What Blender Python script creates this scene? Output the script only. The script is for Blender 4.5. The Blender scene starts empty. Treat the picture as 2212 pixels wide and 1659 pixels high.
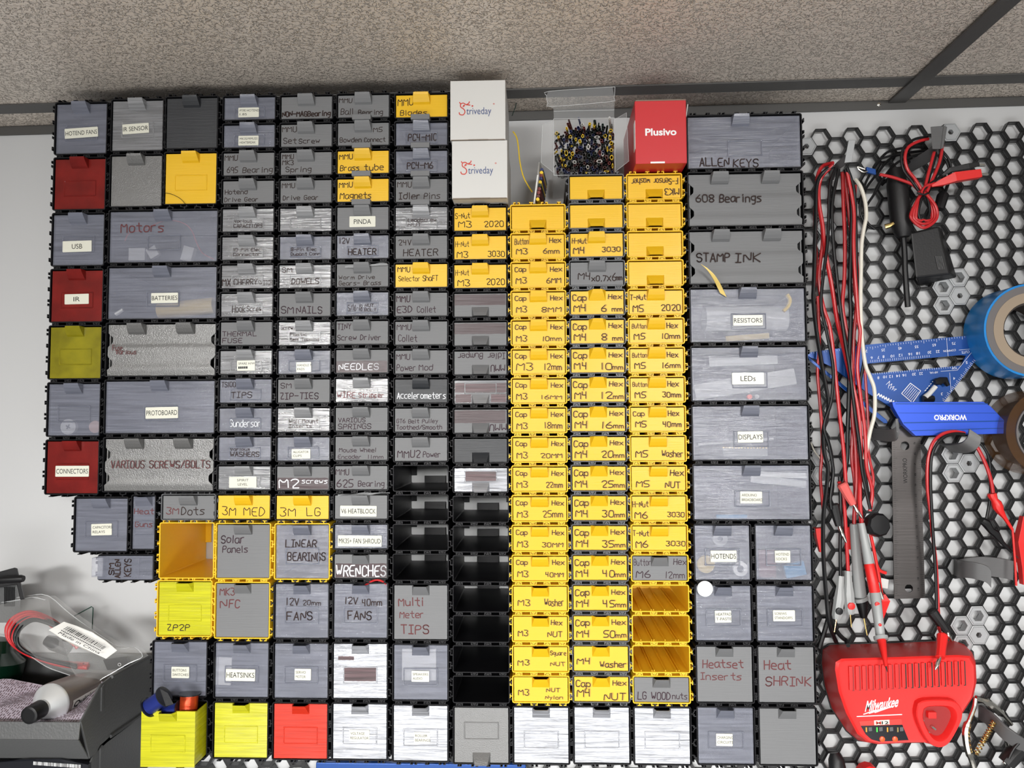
import bpy, bmesh, math, random
from mathutils import Vector, Matrix, noise
random.seed(7)
SC = bpy.context.scene
COL = SC.collection
# ------------------------------------------------------------------ camera
F, CX, CY = 1650.0, 1106.0, 829.5            # focal length and centre in pixels of the 2212 x 1659 frame
ny = Vector(((1166 - CX) / F, -(918 - CY) / F, 1)).normalized()   # wall normal, seen from the camera
uz = Vector((-.0065, 1, 0)); uz = (uz - ny * uz.dot(ny)).normalized()
rx = uz.cross(ny)
cam = bpy.data.objects.new('camera', bpy.data.cameras.new('camera'))
COL.objects.link(cam)
cam.data.sensor_width = 36; cam.data.lens = 36 * F / 2212; cam.data.clip_start = .01
R3 = Matrix(((rx[0], rx[1], -rx[2]), (ny[0], ny[1], -ny[2]), (uz[0], uz[1], -uz[2])))
cam.matrix_world = Matrix.Translation((0, -1, 0)) @ R3.to_4x4()
SC.camera = cam
# ------------------------------------------------------------------ world, lamps, exposure
w = bpy.data.worlds.new('room_light'); SC.world = w; w.use_nodes = True
w.node_tree.nodes['Background'].inputs[0].default_value = (.98, .97, .95, 1)
w.node_tree.nodes['Background'].inputs[1].default_value = .2
def area(name, loc, target, sx, sy, power, col=(1, 1, 1), spread=180):
    l = bpy.data.lights.new(name, 'AREA'); l.shape = 'RECTANGLE'; l.size = sx; l.size_y = sy; l.energy = power; l.color = col; l.spread = math.radians(spread)
    o = bpy.data.objects.new(name, l); COL.objects.link(o); o.location = loc
    o.rotation_euler = (Vector(target) - Vector(loc)).to_track_quat('-Z', 'Y').to_euler()
area('ceiling_panel_lamp', (-.95, -3.2, .33), (-.1, 0, -.62), .9, .3, 8.6, (1, .985, .96), 50)
area('ceiling_panel_lamp', (.85, -3.2, .35), (.18, 0, -.55), .9, .3, 8.6, (1, .985, .96), 52)
area('bench_lamp', (.0, -1.06, -.62), (0, -.1, -.16), 1.0, .2, 2.4, (.95, .98, 1))
area('added_bounce_fill', (0, -1.7, -1.0), (0, -.35, .30), 2.0, .6, 11, (1, .98, .95))  # added unseen fill from below, brightens the ceiling and drawer fronts
SC.view_settings.view_transform = 'Standard'; SC.view_settings.look = 'None'
SC.view_settings.exposure = 0; SC.view_settings.gamma = 1
SC.view_settings.use_curve_mapping = False
# ------------------------------------------------------------------ pixel -> place (millimetres)
def ray(x, y):
    c = Vector(((x - CX) / F, -(y - CY) / F, 1))
    return Vector((c.dot(rx), c.dot(ny), c.dot(uz)))
def at(x, y, Y=0.0):                          # the point seen at pixel x, y that lies Y mm from the wall
    d = ray(x, y); t = (Y + 1000) / d[1]
    return Vector((t * d[0], Y, t * d[2]))
def atx(x, y, X):
    d = ray(x, y); t = X / d[0]
    return Vector((X, t * d[1] - 1000, t * d[2]))
def atz(x, y, Z):
    d = ray(x, y); t = Z / d[2]
    return Vector((t * d[0], t * d[1] - 1000, Z))
# ------------------------------------------------------------------ materials
MATS = {}
def mat(name, col, rough=.5, metal=0, spec=.5, bump=None, alpha=1, coat=0, vary=0, trans=0, emit=0, streak=0):
    if name in MATS: return MATS[name]
    m = bpy.data.materials.new(name); m.use_nodes = True; nt = m.node_tree; N = nt.nodes; L = nt.links
    b = N['Principled BSDF']
    b.inputs['Base Color'].default_value = (*col, 1); b.inputs['Roughness'].default_value = rough
    b.inputs['Metallic'].default_value = metal; b.inputs['Specular IOR Level'].default_value = spec
    b.inputs['Alpha'].default_value = alpha; b.inputs['Coat Weight'].default_value = coat
    b.inputs['Transmission Weight'].default_value = trans
    if emit: b.inputs['Emission Color'].default_value = (*col, 1); b.inputs['Emission Strength'].default_value = emit
    tc = N.new('ShaderNodeTexCoord'); oi = N.new('ShaderNodeObjectInfo')
    def vec(scale, rot=0):
        mp = N.new('ShaderNodeMapping'); mp.inputs['Scale'].default_value = scale; mp.inputs['Rotation'].default_value = (0, rot, 0)
        cb = N.new('ShaderNodeCombineXYZ'); mu = N.new('ShaderNodeMath'); mu.operation = 'MULTIPLY'; mu.inputs[1].default_value = 37.0
        L.new(oi.outputs['Random'], mu.inputs[0]); L.new(mu.outputs[0], cb.inputs[0]); L.new(mu.outputs[0], cb.inputs[2])
        L.new(tc.outputs['Object'], mp.inputs['Vector']); L.new(cb.outputs[0], mp.inputs['Location'])
        return mp.outputs[0]
    def nz(scale, vs, det=2, rot=0):
        n = N.new('ShaderNodeTexNoise'); n.inputs['Scale'].default_value = scale; n.inputs['Detail'].default_value = det
        L.new(vec(vs, rot), n.inputs['Vector']); return n.outputs['Fac']
    h = None
    if bump:                                   # bump = (kind, strength)
        kind, st = bump
        bp = N.new('ShaderNodeBump'); bp.inputs['Strength'].default_value = st; bp.inputs['Distance'].default_value = .001
        if kind == 'layer': h = nz(1, (30, 30, 1500), 3, .05)
        elif kind == 'streak': h = nz(1, (22, 22, 420), 4, .07)
        elif kind == 'glitter': h = nz(900, (1, 1, 1), 2)
        elif kind == 'grain': h = nz(420, (1, 1, 1), 3)
        L.new(h, bp.inputs['Height'])
        if kind in ('layer', 'streak'):        # printed sheets are never quite flat
            b2 = N.new('ShaderNodeBump'); b2.inputs['Strength'].default_value = .28; b2.inputs['Distance'].default_value = .005
            L.new(nz(1, (16, 16, 16), 1), b2.inputs['Height']); L.new(bp.outputs[0], b2.inputs['Normal']); L.new(b2.outputs[0], b.inputs['Normal'])
        else: L.new(bp.outputs[0], b.inputs['Normal'])
    if vary or streak:
        mx = N.new('ShaderNodeMix'); mx.data_type = 'RGBA'; mx.blend_type = 'MULTIPLY'
        mr = N.new('ShaderNodeMapRange'); mr.inputs[3].default_value = 1 - (streak or vary); mr.inputs[4].default_value = 1 + (streak or vary) * .6
        mr.inputs[1].default_value = .3; mr.inputs[2].default_value = .7
        L.new(nz(1, (18, 18, 500), 3, .07) if streak else nz(40, (1, 1, 1), 4), mr.inputs[0])
        mx.inputs[0].default_value = 1; mx.inputs[6].default_value = (*col, 1)
        L.new(mr.outputs[0], mx.inputs[7]); L.new(mx.outputs[2], b.inputs['Base Color'])
    MATS[name] = m
    return m
M = dict(
 black=mat('black_printed_plastic', (.0045, .0045, .006), .42, bump=('layer', .15), spec=.28),
 dgrey=mat('charcoal_printed_plastic', (.085, .088, .094), .36, bump=('layer', .15)),
 ye=mat('yellow_printed_plastic', (.73, .435, .012), .36, bump=('layer', .12), spec=.4),
 yc=mat('yellow_casing_plastic', (.82, .50, .02), .4, spec=.4),
 gy=mat('grey_printed_plastic', (.15, .153, .158), .5, bump=('layer', .25), spec=.45),
 bk=mat('dark_printed_plastic', (.022, .024, .028), .42, bump=('layer', .25)),
 cl=mat('clear_blue_grey_plastic', (.29, .305, .375), .2, bump=('layer', .25), alpha=.36, streak=.28, spec=.7),
 clh=mat('clear_blue_grey_thick_plastic', (.17, .18, .225), .2, bump=('layer', .3), alpha=.85, streak=.2, spec=.7), csh=mat('clear_streaky_thick_plastic', (.28, .285, .295), .16, bump=('streak', .4), alpha=.9, streak=.3, spec=.8),
 cs=mat('clear_streaky_plastic', (.29, .295, .31), .16, bump=('streak', .6), alpha=.6, streak=.35, spec=.9),
 sv=mat('silver_clear_plastic', (.40, .41, .44), .2, metal=.4, bump=('streak', .6), streak=.45, spec=.8),
 sg=mat('silver_glitter_plastic', (.15, .15, .148), .3, metal=.25, bump=('glitter', .35), spec=.9),
 rd=mat('red_glitter_plastic', (.17, .010, .008), .2, bump=('glitter', .12), alpha=.95, spec=.45, vary=.3),
 orr=mat('red_orange_glitter_plastic', (.56, .028, .010), .34, bump=('streak', .35), spec=.4, streak=.25),
 yg=mat('yellow_glitter_plastic', (.24, .21, .008), .2, bump=('glitter', .12), alpha=.93, spec=.45, vary=.3),
 yb=mat('bright_yellow_clear_plastic', (.50, .485, .010), .2, bump=('streak', .4), spec=.8, streak=.22),
 white=mat('white_painted_wall', (.56, .565, .57), .6, bump=('grain', .04)),
 paper=mat('cream_label_tape', (.66, .655, .565), .3, spec=.3),
 card=mat('white_card', (.60, .595, .575), .5, spec=.3), cardedge=mat('grey_brown_card_edge', (.24, .2, .16), .8),
 print=mat('black_print', (.012, .012, .014), .7, spec=.1),
 ink=mat('black_brown_marker', (.028, .016, .014), .6, spec=.15), inkp=mat('purple_brown_marker', (.042, .022, .030), .6, spec=.15),
 inkr=mat('faded_red_brown_marker', (.12, .038, .04), .6, spec=.15), inkf=mat('faded_grey_brown_marker', (.075, .055, .055), .6, spec=.15),
 ghost=mat('smeared_marker_on_yellow', (.42, .23, .012), .45), inkw=mat('white_paint_pen', (.62, .63, .66), .5),
 band=mat('dark_brown_marker_band', (.045, .022, .026), .38, bump=('streak', .3), streak=.25),
 bandw=mat('worn_brown_marker_band', (.085, .045, .05), .35, bump=('streak', .5), streak=.5),
 hgrey=mat('light_grey_hook_plastic', (.36, .37, .38), .45, bump=('grain', .12)), hdark=mat('dark_grey_hook_plastic', (.10, .10, .102), .42, bump=('layer', .2)),
 comb=mat('black_honeycomb_plastic', (.009, .0092, .010), .36, bump=('grain', .15)),
 red=mat('red_wire_sheath', (.50, .018, .022), .33), redd=mat('red_tool_plastic', (.72, .018, .016), .42, bump=('grain', .1)),
 pink=mat('pale_red_plug_rubber', (.72, .13, .12), .6, spec=.15), blackr=mat('black_rubber', (.006, .006, .007), .42, spec=.35), blackt=mat('black_matte_plastic', (.008, .008, .009), .5, bump=('grain', .15)),
 wirew=mat('white_wire_sheath', (.72, .69, .60), .5), chrome=mat('bright_metal', (.78, .76, .70), .18, metal=1), gold=mat('brass_metal', (.75, .55, .22), .25, metal=1),
 steel=mat('brushed_steel', (.10, .092, .09), .36, metal=.8, bump=('streak', .12)), blue=mat('blue_anodised_metal', (.006, .06, .27), .32, metal=.25), bluel=mat('light_blue_anodised_metal', (.035, .105, .66), .32, metal=.35),
 tape=mat('blue_masking_tape', (.008, .21, .58), .3, vary=.25), tapeg=mat('grey_tape_edge', (.13, .12, .12), .6), tan=mat('tan_cardboard_core', (.30, .235, .17), .7), dark=mat('dark_brown_core_and_vent_shade', (.03, .022, .018), .7),
 pgrey=mat('grey_probe_plastic', (.33, .34, .34), .4), brn=mat('brown_clear_packing_tape', (.14, .065, .022), .2, alpha=.42),
 bagp=mat('milky_bag_film', (.62, .62, .61), .15, alpha=.2, spec=.7), pack=mat('clear_packaging_plastic', (.75, .77, .78), .08, alpha=.10, spec=.8), film=mat('thin_clear_film', (.42, .43, .44), .35, alpha=.35, spec=.2), fold=mat('folded_clear_plastic_edge', (.75, .77, .78), .1, alpha=.45, spec=.8),
 boxred=mat('red_carton', (.52, .02, .026), .38), boxwhite=mat('white_carton_print', (.8, .8, .8), .4),
 bin=mat('grey_bin_plastic', (.085, .087, .088), .42, bump=('grain', .35)), alu=mat('aluminium_tube', (.80, .82, .83), .38, metal=.55), label=mat('white_sticker', (.66, .65, .62), .4),
 green=mat('dark_green_glass', (.002, .018, .009), .2, spec=.8), glassy=mat('glass_pane', (.55, .62, .6), .05, alpha=.16, spec=.8), glassedge=mat('green_glass_edge', (.02, .06, .045), .15),
 purple=mat('mauve_printed_paper', (.52, .46, .54), .4, bump=('grain', .2)), tprint=mat('dark_small_print', (.10, .055, .06), .6),
 copper=mat('red_enamel_wire', (.55, .06, .015), .25, metal=.5, bump=('layer', .3)), bluewire=mat('blue_enamel_wire', (.02, .035, .22), .25, metal=.4, bump=('layer', .3)), spool=mat('black_glossy_spool', (.012, .013, .017), .2),
 yel=mat('yellow_tubing', (.80, .55, .015), .35), blu=mat('navy_tubing', (.012, .022, .10), .35), brown=mat('brown_tubing', (.085, .016, .012), .35), wht=mat('white_tubing', (.62, .61, .58), .4), grn=mat('dark_green_tubing', (.008, .022, .018), .35), blk=mat('black_tubing', (.008, .008, .009), .35), clr=mat('clear_tubing', (.25, .27, .26), .3, alpha=.5),
 reel=mat('yellow_component_tape', (.74, .55, .16), .5), pearl=mat('white_part_plastic', (.64, .65, .66), .4), skin=mat('pinkish_part', (.62, .40, .34), .4), blues=mat('light_blue_silicone', (.04, .32, .62), .4),
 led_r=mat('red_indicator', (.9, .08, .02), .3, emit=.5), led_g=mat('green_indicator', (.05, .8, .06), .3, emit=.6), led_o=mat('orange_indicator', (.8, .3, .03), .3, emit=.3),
 trim=mat('dark_grey_metal_strip', (.075, .073, .07), .45, bump=('grain', .08)), logor=mat('logo_red', (.55, .035, .02), .5), logob=mat('logo_slate_blue', (.045, .075, .20), .5),
)
def ceiling_mat():
    m = bpy.data.materials.new('knockdown_textured_ceiling'); m.use_nodes = True; nt = m.node_tree; N = nt.nodes; L = nt.links
    b = N['Principled BSDF']; b.inputs['Base Color'].default_value = (.78, .69, .60, 1); b.inputs['Roughness'].default_value = .34; b.inputs['Specular IOR Level'].default_value = .55
    tc = N.new('ShaderNodeTexCoord')
    n1 = N.new('ShaderNodeTexNoise'); n1.inputs['Scale'].default_value = 210; n1.inputs['Detail'].default_value = 3; n1.inputs['Roughness'].default_value = .55; n1.inputs['Distortion'].default_value = .6
    L.new(tc.outputs['Object'], n1.inputs['Vector'])
    mr = N.new('ShaderNodeMapRange'); mr.interpolation_type = 'SMOOTHSTEP'; mr.inputs[1].default_value = .47; mr.inputs[2].default_value = .57
    L.new(n1.outputs['Fac'], mr.inputs[0])
    n2 = N.new('ShaderNodeTexNoise'); n2.inputs['Scale'].default_value = 420; L.new(tc.outputs['Object'], n2.inputs['Vector'])
    ad = N.new('ShaderNodeMath'); ad.operation = 'MULTIPLY_ADD'; ad.inputs[1].default_value = .12; L.new(n2.outputs['Fac'], ad.inputs[0]); L.new(mr.outputs[0], ad.inputs[2])
    bp = N.new('ShaderNodeBump'); bp.inputs['Strength'].default_value = 1; bp.inputs['Distance'].default_value = .0026
    L.new(ad.outputs[0], bp.inputs['Height']); L.new(bp.outputs[0], b.inputs['Normal'])
    return m
# ------------------------------------------------------------------ mesh builder (millimetres)
class MB:
    def __init__(s): s.v = []; s.f = []; s.m = []
    def add(s, vs, fs, mi=0):
        o = len(s.v); s.v += [tuple(v) for v in vs]
        for f in fs: s.f.append([i + o for i in f]); s.m.append(mi)
        return s
    def box(s, x0, x1, y0, y1, z0, z1, mi=0):
        return s.add([(x0, y0, z0), (x1, y0, z0), (x1, y1, z0), (x0, y1, z0), (x0, y0, z1), (x1, y0, z1), (x1, y1, z1), (x0, y1, z1)],
                     [(0, 1, 5, 4), (1, 2, 6, 5), (2, 3, 7, 6), (3, 0, 4, 7), (4, 5, 6, 7), (3, 2, 1, 0)], mi)
    def obox(s, p, ax, ay, az, mi=0):          # box from a corner and three edge vectors
        p, ax, ay, az = map(Vector, (p, ax, ay, az))
        return s.add([p, p + ax, p + ax + ay, p + ay, p + az, p + ax + az, p + ax + ay + az, p + ay + az],
                     [(0, 1, 5, 4), (1, 2, 6, 5), (2, 3, 7, 6), (3, 0, 4, 7), (4, 5, 6, 7), (3, 2, 1, 0)], mi)
    def loft(s, loops, mi=0, cap=True, closed=True):
        n = len(loops[0]); vs = [v for l in loops for v in l]; fs = []
        for k in range(len(loops) - 1):
            for i in range(n if closed else n - 1):
                j = (i + 1) % n; fs.append((k * n + i, k * n + j, k * n + n + j, k * n + n + i))
        if cap: fs.append(tuple(range(n))[::-1]); fs.append(tuple(range((len(loops) - 1) * n, len(loops) * n)))
        return s.add(vs, fs, mi)
    def prism(s, pts, y0, y1, mi=0):           # polygon in x, z pulled from y0 to y1
        return s.loft([[(x, y0, z) for x, z in pts], [(x, y1, z) for x, z in pts]], mi)
    def tube(s, pts, r, n=8, mi=0, cap=True):
        P = [Vector(p) for p in pts]; k = len(P); rr = r if isinstance(r, (list, tuple)) else [r] * k
        t0 = (P[1] - P[0]).normalized(); a = t0.orthogonal().normalized(); loops = []
        for i in range(k):
            t = (P[min(i + 1, k - 1)] - P[max(i - 1, 0)])
            t = t.normalized() if t.length > 1e-6 else t0
            a = (a - t * a.dot(t)); a = a.normalized() if a.length > 1e-6 else t.orthogonal().normalized(); b = t.cross(a)
            loops.append([P[i] + (a * math.cos(2 * math.pi * j / n) + b * math.sin(2 * math.pi * j / n)) * rr[i] for j in range(n)])
        return s.loft(loops, mi, cap)
    def lathe(s, o, axis, prof, n=24, mi=0, cap=True):   # prof: (distance along the axis, radius)
        ax = Vector(axis).normalized(); a = ax.orthogonal().normalized(); b = ax.cross(a); o = Vector(o)
        return s.loft([[o + ax * d + (a * math.cos(2 * math.pi * j / n) + b * math.sin(2 * math.pi * j / n)) * r for j in range(n)] for d, r in prof], mi, cap)
    def mesh(s, name, mats, smooth=False, split=None):
        me = bpy.data.meshes.new(name); me.from_pydata([(x * .001, y * .001, z * .001) for x, y, z in s.v], [], s.f)
        for m in (mats if isinstance(mats, (list, tuple)) else [mats]): me.materials.append(m)
        me.polygons.foreach_set('material_index', s.m)
        bm = bmesh.new(); bm.from_mesh(me); bmesh.ops.recalc_face_normals(bm, faces=bm.faces); bm.to_mesh(me); bm.free()
        if smooth:
            me.polygons.foreach_set('use_smooth', [True] * len(me.polygons))
            me.set_sharp_from_angle(angle=math.radians(35 if split is None else split))
        me.update(); return me
    def build(s, name, mats, parent=None, smooth=False, bevel=0, loc=None):
        return link(name, s.mesh(name, mats, smooth), parent, bevel, loc)
def link(name, me, parent=None, bevel=0, loc=None):
    o = bpy.data.objects.new(name, me); COL.objects.link(o)
    if parent is not None: o.parent = parent
    if loc is not None: o.location = Vector(loc) * .001
    if bevel:
        b = o.modifiers.new('soft_edges', 'BEVEL'); b.width = bevel * .001; b.segments = 2; b.limit_method = 'ANGLE'; b.angle_limit = .7
    return o
def tag(o, label, cat, group=None):
    o['label'] = label; o['category'] = cat
    if group: o['group'] = group
    return o
def thing(name, label, cat, loc=(0, 0, 0), group=None, rot=(0, 0, 0)):
    o = bpy.data.objects.new(name, None); COL.objects.link(o); o.location = Vector(loc) * .001; o.rotation_euler = rot
    o.empty_display_size = .01
    return tag(o, label, cat, group)
def struct(o): o['kind'] = 'structure'; return o
def curve(pts, sub=5):                          # smooth path through points
    P = [Vector(p) for p in pts]; out = []
    for i in range(len(P) - 1):
        p0, p1, p2, p3 = P[max(i - 1, 0)], P[i], P[i + 1], P[min(i + 2, len(P) - 1)]
        for k in range(sub):
            t = k / sub
            out.append(.5 * ((2 * p1) + (p2 - p0) * t + (2 * p0 - 5 * p1 + 4 * p2 - p3) * t * t + (3 * p1 - p0 - 3 * p2 + p3) * t ** 3))
    return out + [P[-1]]
def plate(outer, holes, y0, y1):                # sheet in x, z with holes, between y0 and y1 -> MB
    bm = bmesh.new(); es = []
    for lp in [outer] + holes:
        vs = [bm.verts.new((x, y0, z)) for x, z in lp]
        es += [bm.edges.new((vs[i], vs[(i + 1) % len(vs)])) for i in range(len(vs))]
    bmesh.ops.triangle_fill(bm, use_beauty=True, edges=es)
    bm.verts.index_update(); mb = MB()
    vs = [tuple(v.co) for v in bm.verts]; fs = [[v.index for v in f.verts] for f in bm.faces]
    mb.add(vs, fs); mb.add([(x, y1, z) for x, y, z in vs], fs)
    for lp in [outer] + holes:
        mb.loft([[(x, y0, z) for x, z in lp], [(x, y1, z) for x, z in lp]], cap=False)
    bm.free(); return mb
def circ(x, z, r, n=20, ph=0): return [(x + r * math.cos(ph + 2 * math.pi * i / n), z + r * math.sin(ph + 2 * math.pi * i / n)) for i in range(n)]
def rrect(x0, x1, z0, z1, r, n=3):
    out = []
    for cx, cz, a in ((x1 - r, z1 - r, 0), (x0 + r, z1 - r, 90), (x0 + r, z0 + r, 180), (x1 - r, z0 + r, 270)):
        for k in range(n + 1):
            t = math.radians(a + 90 * k / n); out.append((cx + r * math.cos(t), cz + r * math.sin(t)))
    return out
# ------------------------------------------------------------------ writing
G = dict(A='02 28 42|14 34', B='02 08 38 47 46 35 05|35 44 43 32 02', C='47 38 18 07 03 12 32 43', D='02 08 28 46 44 22 02', E='48 08 02 42|05 35', F='48 08 02|05 35',
 G='47 38 18 07 03 12 32 43 45 25', H='02 08|42 48|05 45', I='08 48|28 22|02 42', J='48 43 32 12 03', K='02 08|48 05 42', L='08 02 42', M='02 08 25 48 42', N='02 08 42 48',
 O='18 07 03 12 32 43 47 38 18', P='02 08 38 47 46 35 05', Q='18 07 03 12 32 43 47 38 18|23 41', R='02 08 38 47 46 35 05|25 42', S='47 38 18 07 06 15 35 44 43 32 12 03', T='08 48|28 22',
 U='08 03 12 32 43 48', V='08 22 48', W='08 12 26 32 48', X='08 42|48 02', Y='08 25 48|25 22', Z='08 48 02 42', a='36 16 05 03 12 32 44|46 43 52', b='08 02 32 43 45 36 16 05', c='46 16 05 03 12 42',
 d='48 42 12 03 05 16 46', e='04 44 45 36 16 05 03 12 42', f='48 38 27 22|06 46', g='46 16 05 04 13 43|46 41 30 10', h='08 02|05 16 36 45 42', i='26 22|28 27', j='36 31 20|38 37', k='08 02|46 04 42',
 l='28 22', m='02 06 05 16 25 22|25 36 45 42', n='02 06 05 16 36 45 42', o='16 05 03 12 32 43 45 36 16', p='06 00|05 16 36 45 43 32 03', r='02 06 05 16 36', s='46 16 05 34 43 32 02', t='28 23 32 42|06 46',
 u='06 03 12 32 43 46 42', v='06 22 46', w='06 12 25 32 46', x='06 42|46 02', y='06 24|46 10', z='06 46 02 42', q='46 16 05 04 13 43|46 40')
G.update({'0': G['O'], '1': '28 22', '2': '07 18 38 47 46 02 42', '3': '08 38 47 36 25 35 44 43 32 12 03', '4': '08 05 35|38 32', '5': '48 08 05 35 44 43 32 02', '6': '38 05 03 12 32 43 44 35 05',
 '7': '08 48 12', '8': '18 07 06 44 43 32 12 03 04 46 47 38 18', '9': '46 35 15 06 07 18 38 47 42', '-': '05 45', '/': '02 48', '.': '22 23', '+': '05 45|27 23', '_': '02 42'})
WID = {'i': .45, 'l': .4, '1': .45, '.': .4, 'm': 1.25, 'M': 1.2, 'W': 1.25, 'w': 1.2, ' ': .7, 'I': .8, 'j': .6}
def strokes(txt, x0, x1, z0, z1, flip=False, jit=.05):
    """hand lettering as polylines that fill x0..x1, baseline z0, cap height z1"""
    adv = [(4 * WID.get(c, 1)) + 1.5 for c in txt]; tot = sum(adv) - 1.5; out = []; px = 0
    sx = (x1 - x0) / tot; sz = (z1 - z0) / 6
    for c, a in zip(txt, adv):
        dz = random.uniform(-.3, .3); sl = random.uniform(-.03, .08)
        for st in G.get(c, '').split('|'):
            if not st: continue
            p = [(int(q[0]) * WID.get(c, 1) + random.uniform(-jit, jit) * 3, int(q[1]) - 2 + dz + random.uniform(-jit, jit) * 3) for q in st.split()]
            if len(p) > 3:
                q = [p[0]]
                for i in range(len(p) - 1):
                    (ax, az), (bx, bz) = p[i], p[i + 1]; q += [(ax * .75 + bx * .25, az * .75 + bz * .25), (ax * .25 + bx * .75, az * .25 + bz * .75)]
                p = q + [p[-1]]
            pl = [(x0 + (px + x + sl * z) * sx, z0 + z * sz) for x, z in p]
            if flip: pl = [(x0 + x1 - x, z0 + z1 - z) for x, z in pl]
            out.append(pl)
        px += a
    return out
RC = [0]
def ribbon(mb, pl, w, y0, mi=0):
    for (ax, az), (bx, bz) in zip(pl, pl[1:]):
        dx, dz = bx - ax, bz - az; l = math.hypot(dx, dz)
        if l < 1e-5: continue
        nx, nz = -dz / l * w / 2, dx / l * w / 2; RC[0] += 1; y = y0 - RC[0] % 23 * .003
        mb.add([(ax + nx, y, az + nz), (ax - nx, y, az - nz), (bx - nx, y, bz - nz), (bx + nx, y, bz + nz)], [(0, 1, 2, 3)], mi)
    for (ax, az) in pl:
        RC[0] += 1; y = y0 - RC[0] % 23 * .003
        mb.add([(ax + w / 2 * math.cos(k * math.pi / 3), y, az + w / 2 * math.sin(k * math.pi / 3)) for k in range(6)], [tuple(range(6))], mi)
TXT = {}
def text_mesh(s, off=0):
    if (s, off) not in TXT:
        cu = bpy.data.curves.new('lettering', 'FONT'); cu.body = s; cu.resolution_u = 3; cu.offset = off
        o = bpy.data.objects.new('lettering', cu); COL.objects.link(o)
        me = o.evaluated_get(bpy.context.evaluated_depsgraph_get()).to_mesh()
        TXT[s, off] = ([(v.co.x, v.co.y) for v in me.vertices], [list(p.vertices) for p in me.polygons])
        bpy.data.objects.remove(o); bpy.data.curves.remove(cu)
    return TXT[s, off]
def printed(mb, s, x0, x1, z0, z1, y, mi=0, fn=None, bold=0):
    """printed letters filling x0..x1 / z0..z1 at depth y; fn maps (x, z) to a point if the surface is not square on"""
    vs, fs = text_mesh(s, round(bold, 3))
    ax, bx = min(v[0] for v in vs), max(v[0] for v in vs); az, bz = min(v[1] for v in vs), max(v[1] for v in vs)
    P = [(x0 + (x - ax) / (bx - ax) * (x1 - x0), z0 + (z - az) / (bz - az) * (z1 - z0)) for x, z in vs]
    mb.add([fn(x, z) if fn else (x, y, z) for x, z in P], fs, mi)
# ================================================================== the room
struct(MB().box(-1900, 1900, 0, 40, -1500, 440).build('wall_back', M['white']))
ce = MB().box(-1900, 1900, -3600, 60, 0, 40).build('ceiling', ceiling_mat()); struct(ce)
ce.location = (0, 0, .4185); ce.rotation_euler = (0, -.0105, 0)
def strip(n, x0, x1, y0, y1, z0, z1, bev=.4):
    o = MB().box(x0, x1, y0, y1, z0, z1).build(n, M['trim'], bevel=bev); struct(o)
    o.location = (0, 0, .4185); o.rotation_euler = (0, -.0105, 0); return o
strip('trim_1', -1890, 1890, -3.2, -.2, -12.4, -.3)          # angle strip along the top of the wall
strip('trim_2', -1890, 1890, -72, -46.5, -2.2, -.2)          # ceiling batten along the wall
strip('trim_3', 459, 481, -3500, -3.6, -4.6, -2.4)           # ceiling batten running out into the room
rv = MB().lathe((447, -3.3, -6), (0, -1, 0), [(0, 2.6), (.5, 2.6), (1.1, 1.6), (1.3, .1)], 14).build('rivet', M['chrome'], smooth=True)
rv.location = (0, 0, .4185); rv.rotation_euler = (0, -.0105, 0); tag(rv, 'small rivet in the dark strip along the top of the wall', 'rivet')
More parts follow.
